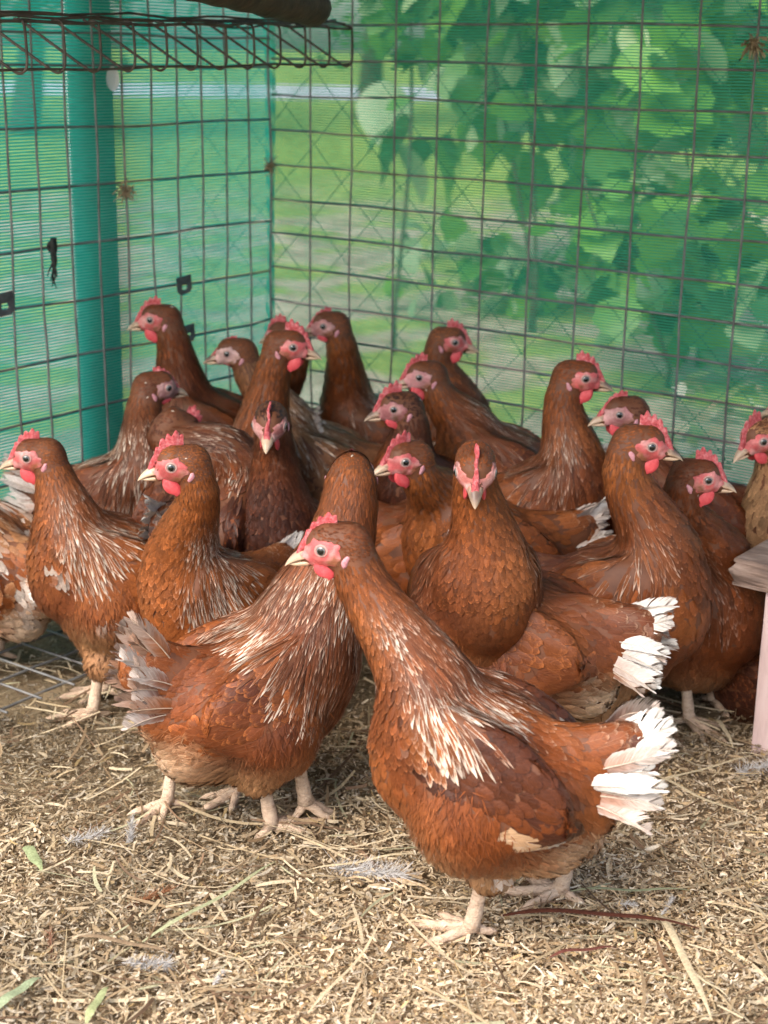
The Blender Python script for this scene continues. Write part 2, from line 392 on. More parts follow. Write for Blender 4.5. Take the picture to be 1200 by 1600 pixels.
def straw():
    X, Y = scatter(2100, 0.95, 2.4); N = len(X)
    L = 0.025 + 0.11 * rng.random(N) ** 2.2; W = 0.0012 + 0.0028 * rng.random(N) ** 1.5
    pal = np.array([(0.62, 0.51, 0.34), (0.50, 0.39, 0.24), (0.38, 0.27, 0.16), (0.24, 0.15, 0.09), (0.46, 0.44, 0.28), (0.16, 0.10, 0.06)])
    col = pal[rng.choice(6, N, p=[0.26, 0.24, 0.2, 0.14, 0.08, 0.08])] * rng.uniform(0.75, 1.15, (N, 1))
    Z = floor_h(X, Y) + 0.007 + 0.012 * rng.random(N)
    V, Q, C = strips(N, X, Y, Z, L, W, 0.35, 0.07, col, 6)
    return mesh_np('loose_straw', V, Q, 'chip', cols={'col': C}, smooth=True)
o = link('loose_straw', straw(), kind='stuff'); tag(o, 'loose dry straw strewn over the wood chip litter', 'straw')

# ------------------------------------------------------------------ wire walls, nets
def wire_obj(name, pts, r, parent, mat='wire_metal', wob=0.0012, n=22, sides=6):
    pts = np.asarray(pts, float)
    if len(pts) == 2:
        t = np.linspace(0, 1, n)[:, None]; p = pts[0] * (1 - t) + pts[1] * t
        k = rng.normal(0, wob, (n, 3)); k = (k + np.roll(k, 1, 0) + np.roll(k, -1, 0)) / 1.7; k[0] = k[-1] = 0; p = p + k
    else: p = pts
    return link(name, tubes_mesh(name, [(p, r)], mat, sides), parent)

zL = [at(424, y, 2.57)[2] for y in (60, 105)]
left = empty('wire_mesh_panel', tuple(CORNER)); tag(left, 'welded wire mesh panel of tall cells in front of teal netting', 'wire panel')
C3 = CORNER - np.array([0, 0, 0])
def lw(a, z, off=0.0): return a * UL + NL * off + np.array([0, 0, z])
zz = [zL[0] + 0.06, zL[0]] + [zL[1] - 0.0815 * i for i in range(12)]
zz = [z for z in zz if z > 0.03]
for i, z in enumerate(zz): wire_obj('horizontal_wire', [lw(0.0, z, 0.0019), lw(1.25, z + rng.normal(0, 0.002), 0.0019)], 0.0019, left)
for i in range(1, 23):
    a = i * 0.0552; wire_obj('vertical_wire', [lw(a, 0.012, -0.0018), lw(a + rng.normal(0, 0.0015), 1.15, -0.0018)], 0.0018, left)
# the foot of the panel is bent inwards and lies on the litter
for j, q in enumerate((0.04, 0.115, 0.19, 0.265)):
    wire_obj('horizontal_wire', [lw(0.34, 0.020, -q), lw(1.2, 0.026, -q)], 0.0019, left)
for i in range(8, 23):
    a = i * 0.0552
    wire_obj('vertical_wire', [lw(a, 0.05, 0.0), lw(a, 0.022, -0.012), lw(a + 0.004, 0.024, -0.10), lw(a + 0.006, 0.026, -0.28)], 0.0018, left)

right = empty('wire_mesh_panel', tuple(CORNER)); tag(right, 'welded wire mesh panel of wide cells in front of foliage behind netting', 'wire panel')
def rw(a, z, off=0.0): return a * UR + NR * off + np.array([0, 0, z])
zr = at(424, 92, 2.57)[2]
for i in range(-4, 15):
    z = zr - 0.0553 * i
    if 0.02 < z < 1.2: wire_obj('horizontal_wire', [rw(0.0, z, 0.0019), rw(1.35, z - 0.004 + rng.normal(0, 0.002), 0.0019)], 0.0018, right)
for i in range(0, 17):
    a = i * 0.0825; wire_obj('vertical_wire', [rw(a + 0.002, 0.0, -0.0018), rw(a + rng.normal(0, 0.002), 1.2, -0.0018)], 0.0023 if i == 0 else 0.0018, right)

def net(name, mat, along, out, length, z0, z1, off, seed, label):
    n, m = 50, 40
    a = np.linspace(-0.035, length, n); z = np.linspace(z0, z1, m); A, Z = np.meshgrid(a, z, indexing='ij')
    P = CORNER + A[..., None] * along + np.array([0, 0, 1.0]) * Z[..., None]
    w = vnoise(P.reshape(-1, 3), seed, 9.0, 2).reshape(A.shape)
    P = P + out * (off + 0.006 * w)[..., None]
    i = np.arange(n - 1)[:, None] * m; j = np.arange(m - 1)[None]
    Q = np.stack([i + j, i + m + j, i + m + j + 1, i + j + 1], -1).reshape(-1, 4)
    o = link(name, mesh_np(name, P.reshape(-1, 3), Q, mat, uv=np.stack([A.ravel(), Z.ravel()], -1))); return tag(o, label, 'netting')
net('shade_netting', 'net_teal', UL, NL, 1.45, -0.02, 1.25, 0.022, 5, 'teal shade netting stretched behind the tall-celled wire panel')
net('shade_netting', 'net_green', UR, NR, 1.60, -0.02, 1.25, 0.024, 6, 'green shade netting stretched in front of the leafy shrubs')

# unseen sheet roof, added and sized to keep light off the back hens
def shade_roof():
    n, m = 80, 4; a = np.linspace(-0.02, 1.42, n); c = np.linspace(0, 1, m); A, Bq = np.meshgrid(a, c, indexing='ij')
    P = CORNER + NL * 0.02 + NR * 0.02 + A[..., None] * UL + (Bq * 2.2)[..., None] * UR; P[..., 2] = 1.22 + 0.012 * np.sin(A * 80)
    i = np.arange(n - 1)[:, None] * m; j = np.arange(m - 1)[None]
    return mesh_np('shade_roof', P.reshape(-1, 3), np.stack([i + j, i + m + j, i + m + j + 1, i + j + 1], -1).reshape(-1, 4), 'dark_timber')
o = link('shade_roof', shade_roof(), kind='structure')

# posts just outside the netting
def post(name, base, size, h, mat, label, rz=0.0):
    me = box_mesh(name, (size[0], size[1], h), mat, 0.004); o = link(name, me); o.location = (base[0], base[1], h / 2 - 0.05); o.rotation_euler = (0, 0, rz)
    return tag(o, label, 'post')
pb = CORNER + UL * 0.355 + NL * 0.042
post('timber_post', pb, (0.088, 0.005), 1.5, 'grey_post', 'broad flat batten standing behind the teal netting', math.atan2(UL[1], UL[0]))

# ------------------------------------------------------------------ hens
RUST = np.array([0.200, 0.051, 0.0120]); ORANGE = np.array([0.305, 0.095, 0.026]); MAHOG = np.array([0.085, 0.025, 0.013])
DARK = np.array([0.042, 0.015, 0.010]); BUFF = np.array([0.44, 0.24, 0.115]); CREAM = np.array([0.72, 0.56, 0.40]); WHITE = np.array([0.72, 0.68, 0.63])
V6 = np.array([0, 0.34, 0.66, 0.89, 1.0]); ROUND = np.array([0.55, 0.95, 1.0, 0.70, 0.16]); POINT = np.array([0.55, 0.98, 0.82, 0.40, 0.04])      # rows of a contour feather
V4 = np.array([0, 0.55, 1.0]); POINT4 = np.array([0.8, 1.0, 0.06])

def rotm(yaw, pitch, roll=0.0):
    """columns forward, left, up"""
    cy, sy, cp, sp = math.cos(yaw), math.sin(yaw), math.cos(pitch), math.sin(pitch)
    f = np.array([cy * cp, sy * cp, sp]); l = np.array([-sy, cy, 0.0]); u = np.cross(f, l)
    l2 = l * math.cos(roll) + u * math.sin(roll); u2 = np.cross(f, l2)
    return np.stack([f, l2, u2], 1)

class Shape:
    """soft union of tapered capsules plus two wings: the hen's body surface"""
    def __init__(s): s.segs = []; s.wings = []
    def add(s, a, b, ra, rb, zone, t0=0.0, t1=1.0, ay=1.0): s.segs.append((np.asarray(a, float), np.asarray(b, float), ra, rb, zone, t0, t1, ay))
    def seg(s, P, sg):
        a, b, ra, rb, zone, t0, t1, ay = sg
        sc = np.array([1, 1 / ay, 1]); p = P * sc; a = a * sc; b = b * sc
        ab = b - a; t = np.clip(((p - a) @ ab) / max(ab @ ab, 1e-12), 0, 1)
        return np.linalg.norm(p - a - t[:, None] * ab, axis=1) - (ra + (rb - ra) * t), t
    def wing(s, P, w):
        c, M, r = w; q = (P - c) @ M
        k0 = np.linalg.norm(q / r, axis=1); k1 = np.linalg.norm(q / (r * r), axis=1) + 1e-9
        return k0 * (k0 - 1) / k1
    def fg(s, P, want=True):
        """signed distance and its gradient"""
        d = None; g = None; cur = {}
        for sg in s.segs:                                   # plain union inside a chain, soft union between chains
            a, b, ra, rb, zone, t0, t1, ay = sg
            sc = np.array([1, 1 / ay, 1]); p = P * sc - a * sc; ab = (b - a) * sc
            t = np.clip((p @ ab) / max(ab @ ab, 1e-12), 0, 1); q = p - t[:, None] * ab
            ln = np.sqrt((q * q).sum(1)) + 1e-9; ds = ln - (ra + (rb - ra) * t)
            gs = q * (sc / ln[:, None]) if want else None
            key = zone if zone != 'thigh' else id(sg)
            if key not in cur: cur[key] = (ds, gs)
            else: cur[key] = s.soft(cur[key], (ds, gs), 0.0045 if zone in ('trunk', 'neck') else 0.002)
        order = [z for z in ('trunk', 'tail', 'neck', 'head') if z in cur] + [z for z in cur if not isinstance(z, str)]
        out = cur[order[0]]
        for z in order[1:]: out = s.soft(out, cur[z], {'tail': 0.02, 'neck': 0.024, 'head': 0.006}.get(z, 0.016))
        for c, M, r in s.wings:
            q = (P - c) @ M; k0 = np.sqrt(((q / r) ** 2).sum(1)); qq = q / (r * r); k1 = np.sqrt((qq * qq).sum(1)) + 1e-9
            out = s.soft(out, (k0 * (k0 - 1) / k1, (qq / k1[:, None]) @ M.T if want else None), 0.032)
        return out
    @staticmethod
    def soft(A, B, k):
        h = np.clip(0.5 + 0.5 * (A[0] - B[0]) / k, 0, 1)
        return A[0] * (1 - h) + B[0] * h - k * h * (1 - h), (None if A[1] is None else A[1] * (1 - h[:, None]) + B[1] * h[:, None])
    def f(s, P): return s.fg(P, False)[0]
    def grad(s, P): return s.fg(P)[1]
    def project(s, P, it=2):
        for _ in range(it):
            d, g = s.fg(P); P = P - g * (d / np.maximum((g * g).sum(1), 0.2))[:, None]
        return P, nrm(g)
    def zones(s, P):
        D = {}; T = {}
        for sg in s.segs:
            d, t = s.seg(P, sg); z = sg[4]; tt = sg[5] + (sg[6] - sg[5]) * t
            if z not in D: D[z], T[z] = d, tt
            else: k = d < D[z]; D[z] = np.where(k, d, D[z]); T[z] = np.where(k, tt, T[z])
        return D, T
    def extract(s, vox):
        lo = np.min([np.minimum(a - ra, b - rb) for a, b, ra, rb, *_ in s.segs], 0) - 0.02; hi = np.max([np.maximum(a + ra, b + rb) for a, b, ra, rb, *_ in s.segs], 0) + 0.02
        n = np.ceil((hi - lo) / vox).astype(int)
        B = 5; nb = -(-n // B); n = nb * B                   # blocks of B cells; only those near the surface are filled finely
        G = np.stack(np.meshgrid(*[np.arange(k) for k in nb], indexing='ij'), -1).reshape(-1, 3)
        dc = s.f(lo + (G * B + (B - 1) / 2) * vox)
        d = np.repeat(np.repeat(np.repeat(dc.reshape(nb), B, 0), B, 1), B, 2).astype(np.float32)
        near = G[np.abs(dc) < vox * B * 1.25]
        o = np.stack(np.meshgrid(*[np.arange(B)] * 3, indexing='ij'), -1).reshape(-1, 3)
        I = (near[:, None] * B + o[None]).reshape(-1, 3); d[I[:, 0], I[:, 1], I[:, 2]] = s.f(lo + I * vox)
        gr = vdb.FloatGrid(background=1.0); gr.copyFromArray(d)
        p, q = gr.convertToQuads(0.0)
        return lo + p * vox, q

def feather_rows(S, P, D, L, W, lift, widths, vs, camber=0.025, base_h=-0.0006, side_tilt=None, normals=None):
    """feathers that lie along the surface S; returns (N,rows,3cols,3)"""
    N = len(P); R = len(vs); out = np.zeros((N, R, 3, 3)); c, n = S.project(P, 1); d = D
    for r in range(R):
        if r: c, n = S.project(c + d * (L * (vs[r] - vs[r - 1]))[:, None], 1)
        d = nrm(d - n * (d * n).sum(1)[:, None]); s = np.cross(n, d)
        h = base_h + lift * vs[r] ** 1.15
        if normals is not None:
            for j, sg in ((0, -1), (1, 0), (2, 1)): normals[:, r, j] = n + s * (0.30 * sg) + d * (0.30 * vs[r])
        w = W * widths[r] / 2 if widths.ndim == 1 else W * widths[:, r] / 2
        out[:, r, 1] = c + n * h[:, None]
        for j, sg in ((0, -1), (2, 1)):
            q = c + s * (sg * w)[:, None]; q = q - n * np.clip(S.f(q), -0.004, 0.004)[:, None]
            ti = 0 if side_tilt is None else side_tilt * sg * w
            out[:, r, j] = q + n * (h - camber * w * 2 + ti)[:, None]
    if normals is not None:                 # soften each feather towards the coat it lies in, never past its own face
        tr = np.gradient(out[:, :, 1], axis=1); ng = nrm(np.cross(tr, out[:, :, 2] - out[:, :, 0]))[:, :, None]
        nn = nrm(nrm(normals) * 0.62 + ng * 0.38); bad = (nn * ng).sum(-1, keepdims=True) < 0.45
        normals[:] = np.where(bad, ng, nn)
    return out

def feather_arrays(out, vs, base, edge, ew, rnd, nor=None):
    N, R = out.shape[:2]
    V = out.reshape(-1, 3); b = np.arange(N)[:, None, None] * R * 3 + np.arange(R - 1)[None, :, None] * 3 + np.arange(2)[None, None]
    Q = np.stack([b, b + 3, b + 4, b + 1], -1).reshape(-1, 4)
    uv = np.zeros((N, R, 3, 2)); uv[..., 0] = np.array([0, 0.5, 1.0]); uv[..., 1] = vs[None, :, None]
    fb = np.repeat(np.concatenate([base, rnd[:, None]], 1), R * 3, 0); fe = np.repeat(np.concatenate([edge, ew[:, None]], 1), R * 3, 0)
    return V, Q, uv.reshape(-1, 2), fb, fe, (None if nor is None else nrm(nor.reshape(-1, 3)))
def join_feathers(name, parts):
    Vs, Qs, U, B, E, NN, n = [], [], [], [], [], [], 0
    for V, Q, u, b, e, nn in parts: Vs.append(V); Qs.append(Q + n); U.append(u); B.append(b); E.append(e); NN.append(nn); n += len(V)
    return mesh_np(name, np.concatenate(Vs), np.concatenate(Qs), 'feather', uv=np.concatenate(U), cols={'fbase': np.concatenate(B), 'fedge': np.concatenate(E)}, normals=None if any(q is None for q in NN) else np.concatenate(NN))

def barbed_feather(cen, nl, sd, dr, hw, vs, c, e, r, to, nb=46):
    """a stiff feather: a thin shaft with separate barbs on both sides, frayed at the tip"""
    Vs, Qs, C, n = [], [], [], 0
    for sg in (1, -1):
        gap = r.random() < 0.5; g0 = r.uniform(0.5, 0.9)
        for i in range(nb):
            v = lerp(0.12, 0.985, i / (nb - 1)); L = np.interp(v, vs, hw) * 1.45 * r.uniform(0.92, 1.05)
            if gap and abs(v - g0) < 0.025: L *= 0.35
            p = np.array([np.interp(v, vs, cen[:, q]) for q in range(3)]); f = lerp(1.0, 3.0, v ** 4) * (1 + r.normal(0, 0.05)); d = nrm(sd * sg + dr * f); d2 = nrm(sd * sg * 0.8 + dr * (f + 0.8)); w = dr * 0.0046 * (1 if v < 0.9 else 0.6) + sd * sg * (0.0022 if v > 0.85 else 0)
            b1 = p + d * L * 0.55; b2 = b1 + d2 * L * 0.5; dn = nl * (-0.0008 - 0.0006 * i / nb)
            Vs.append(np.stack([p, p + w, b1 + w + dn, b1 + dn, b2 + w * 0.75 + dn * 2.2, b2 + dn * 2.2])); Qs += [(n, n + 1, n + 2, n + 3), (n + 3, n + 2, n + 4, n + 5)]
            m = sstep(v + r.normal(0, 0.04), 0.40, 0.85); m2 = min(1, m + 0.25); col = lerp(c, e, m) * (1 + r.normal(0, 0.05)); C.append(np.stack([col, col, lerp(c, e, m2), lerp(c, e, m2), e, e])); n += 6
    t = np.linspace(0, len(cen) - 1, 9).astype(int); Vt, Qt, _ = tube(cen[t] + nl * 0.0005, np.linspace(0.0011, 0.0003, 9), 5, cap=False)
    V = np.concatenate(Vs + [Vt]); Q = np.concatenate([np.array(Qs), Qt + n]); C = np.clip(np.concatenate(C + [np.tile(lerp(e, CREAM, 0.5), (len(Vt), 1))]), 0, 0.9)
    C4 = np.concatenate([C, np.full((len(C), 1), r.random())], 1)
    uv = np.tile(np.array([0.3, 0.5]), (len(V), 1)) + r.normal(0, 0.05, (len(V), 2))
    return mesh_np('tail_feather', to(V), Q, 'feather', uv=uv, cols={'fbase': C4, 'fedge': np.concatenate([C, np.full((len(C), 1), 0.1)], 1)})

def lerp(a, b, t): return a + (b - a) * t
def sstep(x, a, b): t = np.clip((x - a) / (b - a), 0, 1); return t * t * (3 - 2 * t)
def mixc(a, b, t): return a * (1 - t[:, None]) + b * t[:, None]

def loft(rings, close=True):
    """rings (n,m,3) -> V, quads"""
    n, m = rings.shape[:2]; i = np.arange(n - 1)[:, None] * m; j = np.arange(m)[None]; j2 = (j + 1) % m
    return rings.reshape(-1, 3), np.stack([i + j, i + j2, i + m + j2, i + m + j], -1).reshape(-1, 4)

def make_hen(name, label, pos, heading, head, head_az, pitch=18, zc=0.20, head_pitch=-8, head_roll=0, size=0.92, hs=1.0, feet=None, main=RUST, dark=MAHOG, light=ORANGE,
             streak=0.4, white=0.0, tail_white=0.6, tail_up=32, dark_wing=0.0, comb=1.0, comb_lean=0.15, face=(0.60, 0.115, 0.115), beak_dark=0.3, detail=2, seed=1, belly=None, neck_bow=1.0, neck_fat=1.0, crouch=False, wattle=1.0, breast_light=0.0):
    r = np.random.default_rng(seed); h = math.radians(heading)
    root = empty('hen', (pos[0], pos[1], 0), h); tag(root, label, 'hen', 'brown hens in the wire pen')
    Rz = np.array([[math.cos(h), math.sin(h), 0], [-math.sin(h), math.cos(h), 0], [0, 0, 1]])       # world -> hen
    w2l = lambda p: Rz @ (np.asarray(p, float) - np.array([pos[0], pos[1], 0]))
    H = w2l(head); k = size
    Rh = rotm(math.radians(head_az) - h, math.radians(head_pitch), math.radians(head_roll)); hsc = 1.22 * hs
    hp = lambda x, y, z: H + Rh @ (np.array([x, y, z]) * hsc)
    Rt = rotm(0, math.radians(pitch)); Tc = np.array([0, 0, zc])
    tp = lambda x, y, z: Tc + Rt @ (np.array([x, y, z]) * k)
    S = Shape()
    # trunk
    tr = [((-0.098, 0, 0.008), 0.042), ((-0.058, 0, -0.004), 0.072), ((-0.008, 0, -0.008), 0.086), ((0.034, 0, -0.004), 0.071), ((0.053, 0, 0.018), 0.050)]
    for i in range(len(tr) - 1): S.add(tp(*tr[i][0]), tp(*tr[i + 1][0]), tr[i][1] * k, tr[i + 1][1] * k, 'trunk', 1 - i / 4, 1 - (i + 1) / 4, 0.90)
    S.add(tp(-0.010, 0, -0.036), tp(-0.078, 0, -0.030), 0.066 * k, 0.050 * k, 'trunk', 0.5, 0.9, 0.92)
    # tail root
    ta = math.radians(tail_up); tr0 = np.array([-0.080, 0, 0.030]); tdir = np.array([-math.cos(ta), 0, math.sin(ta)])
    S.add(tp(*tr0), tp(*(tr0 + tdir * 0.060)), 0.049 * k, 0.033 * k, 'tail', 0, 1, 0.56)
    # neck
    n0 = tp(0.058, 0, 0.035); n3 = hp(-0.012, 0, -0.014)
    t0 = (Rt @ np.array([0.45, 0, 0.9])); t0 = t0 / np.linalg.norm(t0)
    dist = np.linalg.norm(n3 - n0); hu = Rh @ np.array([0.25, 0, 1.0]); hu = hu / np.linalg.norm(hu) * 0.6 + np.array([0, 0, 0.4])
    n1 = n0 + t0 * dist * 0.38 * neck_bow; n2 = n3 - hu * dist * 0.34
    ts = np.linspace(0, 1, 8); B = [(1 - t) ** 3 * n0 + 3 * (1 - t) ** 2 * t * n1 + 3 * (1 - t) * t * t * n2 + t ** 3 * n3 for t in ts]
    nr = np.interp(ts, [0, 0.2, 0.45, 0.7, 0.88, 1], [0.052, 0.043, 0.0340, 0.0270, 0.0238, 0.0225]) * (0.5 * k + 0.5 * hs) * neck_fat
    for i in range(7): S.add(B[i], B[i + 1], nr[i], nr[i + 1], 'neck', 1 - ts[i], 1 - ts[i + 1])
    # head
    S.add(hp(-0.010, 0, -0.002), hp(0.004, 0, 0.002), 0.0185 * hsc, 0.0170 * hsc, 'head', 0, 0.4, 0.92)
    S.add(hp(0.004, 0, -0.001), hp(0.020, 0, -0.0045), 0.0140 * hsc, 0.0080 * hsc, 'head', 0.4, 1, 0.92)
    # thighs and feet
    feetL = []
    for i, sg in enumerate((1, -1)):
        if feet and i < len(feet): fw = w2l(feet[i][:3]); lifted = feet[i][3] if len(feet[i]) > 3 else 0.0
        else: fw = np.array([0.01 + r.uniform(-0.02, 0.02), sg * 0.042 * k, 0.0]); lifted = 0.0
        hock = fw + np.array([-0.022, 0, 0.058 + lifted]); feetL.append((fw, hock, lifted, sg))
        if not crouch:
            hip = tp(-0.012, 0, -0.03) + np.array([0, sg * 0.042 * k, 0])
            S.add(hip, hock + np.array([0.006, 0, 0.020]), 0.054 * k, 0.0225 * k, 'thigh', 0, 1)
    # wings
    for sg in (1, -1):
        M = Rt @ rotm(math.radians(sg * -7), math.radians(9)); S.wings.append((tp(-0.016, sg * 0.064, 0.028), M, np.array([0.080, 0.0155, 0.042]) * k))

    P, Q = S.extract(0.0074); P, _ = S.project(P, 1)
    n_body = len(P)
    # ---- legs: bare shanks and toes, joined into the body mesh
    Vs, Qs, Ts, Cs, n = [P], [Q], [], [np.ones((n_body, 3))], n_body
    qmat = [np.zeros(len(Q), int)]; tmat = []
    def add_tube(path, rad, sides, col, m=1):
        nonlocal n
        V, q, t = tube(path, rad, sides); Vs.append(V); Qs.append(q + n); Ts.append(t + n); Cs.append(np.tile(col, (len(V), 1))); n += len(V)
        qmat.append(np.full(len(q), m)); tmat.append(np.full(len(t), m))
    if not crouch:
        for fw, hock, lifted, sg in feetL:
            ank = fw + np.array([0, 0, 0.013 + lifted])
            tt = np.linspace(0, 1, 9)[:, None]; sh = (hock + np.array([0.008, 0, 0.030])) * (1 - tt) + ank * tt
            rad = np.interp(tt[:, 0], [0, 0.2, 0.6, 0.9, 1], [0.0100, 0.0086, 0.0076, 0.0088, 0.0100]) * k * (1 + 0.05 * np.sin(np.arange(9) * 2.4))
            add_tube(sh, rad, 10, np.array([1, 1, 1]))
            for an, ln, ra in ((sg * 4, 0.070, 0.0066), (sg * 38, 0.054, 0.0060), (sg * -32, 0.056, 0.0060), (180 - sg * 25, 0.030, 0.0052)):
                a = math.radians(an + r.uniform(-6, 6)); d = np.array([math.cos(a), math.sin(a), 0]); ln *= k
                q = np.linspace(0, 1, 11)[:, None]
                zz = np.interp(q[:, 0], [0, 0.25, 0.6, 0.85, 1], [0.013, 0.011, 0.0075, 0.0065, 0.0035])
                zz = zz + lifted * (1 - 0.9 * q[:, 0])
                pth = fw + d * (ln * q * (1 - 0.4 * (lifted > 0))); pth[:, 2] = zz
                rad = ra * k * np.interp(q[:, 0], [0, 0.8, 0.84, 1], [1.15, 0.72, 0.5, 0.08]) * (1 + 0.10 * np.sin(q[:, 0] * 21))
                col = np.where(q > 0.83, np.array([[0.85, 0.80, 0.72]]), np.array([[1.0, 0.97, 0.95]]))
                add_tube(pth, rad, 8, np.array([1.0, 0.98, 0.96]))
    me = mesh_np('hen_body', np.concatenate(Vs), [np.concatenate(Qs)] + ([np.concatenate(Ts)] if Ts else []), ['under_plumage', 'leg_skin'],
                 cols={'col': np.concatenate(Cs)}, mat_idx=np.concatenate(qmat + tmat))
    link('body', me, root)

    # ---- feathers: sample roots over the surface
    tri = np.concatenate([Q[:, [0, 1, 2]], Q[:, [0, 2, 3]]]); A = P[tri]
    ar = np.linalg.norm(np.cross(A[:, 1] - A[:, 0], A[:, 2] - A[:, 0]), axis=1)
    M = {3: 42000, 2: 26000, 1: 16000}[detail]
    ti = r.choice(len(tri), M, p=ar / ar.sum()); uu = r.random((M, 2)); fl = uu.sum(1) > 1; uu[fl] = 1 - uu[fl]
    X = A[ti, 0] + uu[:, :1] * (A[ti, 1] - A[ti, 0]) + uu[:, 1:] * (A[ti, 2] - A[ti, 0])
    Nn = nrm(S.grad(X)); D, T = S.zones(X)
    Xh = (X - H) @ Rh / hsc; Xt = (X - Tc) @ Rt / k
    dw = np.minimum(S.wing(X, S.wings[0]), S.wing(X, S.wings[1])); dbody = np.minimum.reduce(list(D.values()))
    zone = np.full(M, 'trunk', dtype='<U6')
    dn = D['neck'] - 0.004
    zone[(dn < D['trunk']) & (dn < D['tail'])] = 'neck'
    zone[(D['tail'] < D['trunk'] - 0.002) & (D['tail'] < dn)] = 'tail'
    if 'thigh' in D: zone[(D['thigh'] < np.minimum(D['trunk'], dn) - 0.001)] = 'thigh'
    zone[(dw < dbody + 0.001) & (zone != 'neck')] = 'wing'
    zone[D['head'] < np.minimum(D['neck'], D['trunk']) + 0.001] = 'head'
    # the bare face and beak carry no feathers
    fx, fz = Xh[:, 0], Xh[:, 2]
    bare = (zone == 'head') & ((((fx - 0.009) / 0.0135) ** 2 + ((fz + 0.001) / 0.0102) ** 2 < 1) | (fx > 0.0185) | ((fx > 0.012) & (fz > 0.004) & (fz < 0.013)))
    keep = ~bare; X, Nn, zone, Xt, Xh = X[keep], Nn[keep], zone[keep], Xt[keep], Xh[keep]
    T = {z: v[keep] for z, v in T.items()}; D = {z: v[keep] for z, v in D.items()}
    # flow directions in hen space
    xt, zt = Rt[:, 0], Rt[:, 2]
    tn = np.clip(T['neck'], 0, 1)       # 0 at the head, 1 at the shoulder
    Bn = np.array(B); idx = np.clip(((1 - tn) * 7).astype(int), 0, 6); ndir = nrm(Bn[idx] - Bn[idx + 1])
    front = np.clip(Nn @ xt, 0, 1)
    tdirs = nrm(-xt[None] * (1.0 - 0.75 * front[:, None]) - zt[None] * (0.10 + 1.1 * front[:, None] + 0.25 * np.clip(1 - np.abs(Nn @ zt), 0, 1)[:, None]))
    wn_ = sstep(D['trunk'] - D['neck'], -0.02, 0.02)
    flow = nrm(tdirs * (1 - wn_[:, None]) + ndir * wn_[:, None])
    flow = np.where((zone == 'head')[:, None], -Rh[:, 0][None] * 0.9 - Rh[:, 2][None] * 0.45, flow)
    td_l = Rt @ tdir
    flow = np.where((zone == 'tail')[:, None], td_l[None], flow)
    flow = np.where((zone == 'wing')[:, None], nrm(-xt - 0.12 * zt)[None] , flow)
    if 'thigh' in D: flow = np.where((zone == 'thigh')[:, None], np.array([-0.15, 0, -1.0])[None], flow)
    # local traits
    ncol = len(X); low = sstep(-Xt[:, 2], 0.02, 0.075) * sstep(-Xt[:, 0], -0.07, 0.0); vent = sstep(-Xt[:, 0], 0.06, 0.12) * sstep(-Xt[:, 2], -0.02, 0.03)
    fluffy = np.clip(np.maximum(low, vent), 0, 1) * (zone != 'wing')
    backs = np.clip(Nn @ zt, 0, 1)
    nb = -(Nn @ Rh[:, 0]) * 0.5 + 0.5      # nape side of the neck
    nA, nB_, nC = vnoise(X, seed, 26), vnoise(X, seed + 50, 60, 2), vnoise(X, seed + 90, 140, 2)
    dsc = {3: 1.0, 2: 1.08, 1: 1.22}[detail] * k
    L = np.full(ncol, 0.028); W = np.full(ncol, 0.0145); lift = np.full(ncol, 0.0018); pt = np.zeros(ncol)
    L = np.where(zone == 'trunk', lerp(0.021, 0.030, backs) * lerp(1, 1.1, fluffy), L); W = np.where(zone == 'trunk', lerp(0.0115, 0.0095, backs), W)
    pt = np.where((zone == 'trunk'), np.clip(backs * 0.8 + fluffy, 0, 1), pt)
    hk = sstep(nb, 0.25, 0.5)              # hackle on the back and sides of the neck, scales in front
    L = np.where(zone == 'neck', lerp(0.012, lerp(0.021, 0.054, hk), tn), L); W = np.where(zone == 'neck', lerp(0.0034, lerp(0.0098, 0.0043, hk), tn ** 0.8), W)
    pt = np.where(zone == 'neck', np.clip(hk + (1 - tn), 0, 1), pt); lift = np.where(zone == 'neck', lerp(0.0015, 0.0028, tn), lift)
    L = np.where(zone == 'head', 0.0062, L); W = np.where(zone == 'head', 0.0024, W); lift = np.where(zone == 'head', 0.0009, lift); pt = np.where(zone == 'head', 1.0, pt)
    wx = np.clip((0.07 - Xt[:, 0]) / 0.17, 0, 1)
    L = np.where(zone == 'wing', lerp(0.020, 0.042, wx), L); W = np.where(zone == 'wing', lerp(0.0105, 0.0165, wx), W); lift = np.where(zone == 'wing', lerp(0.0016, 0.0024, wx), lift)
    L = np.where(zone == 'tail', lerp(0.030, 0.050, T['tail']), L); W = np.where(zone == 'tail', lerp(0.012, 0.018, T['tail']), W)
    if 'thigh' in D: L = np.where(zone == 'thigh', 0.019, L); W = np.where(zone == 'thigh', 0.0085, W); lift = np.where(zone == 'thigh', 0.0026, lift); pt = np.where(zone == 'thigh', 0.8, pt)
    lift = lift + fluffy * 0.0025
    L = L * dsc; W = W * dsc
    # thin the candidates to about one root per cell of the right size
    sp_ = np.sqrt(L * W) * {3: 0.49, 2: 0.58, 1: 0.66}[detail]; key = {}
    lev = np.round(np.log2(sp_ / 0.002) * 3).astype(int); cell = 0.002 * 2 ** (lev / 3.0)
    g3 = np.floor((X + r.uniform(0, 1, 3)) / cell[:, None]).astype(np.int64)
    hsh = (g3[:, 0] * 73856093) ^ (g3[:, 1] * 19349663) ^ (g3[:, 2] * 83492791) ^ (lev * 2654435)
    _, pick = np.unique(hsh, return_index=True)
    X, Nn, zone, Xt, flow, L, W, lift, pt, tn, hk, fluffy, backs, wx, nA, nB_, nC, front = [v[pick] for v in (X, Nn, zone, Xt, flow, L, W, lift, pt, tn, hk, fluffy, backs, wx, nA, nB_, nC, front)]
    N = len(X)
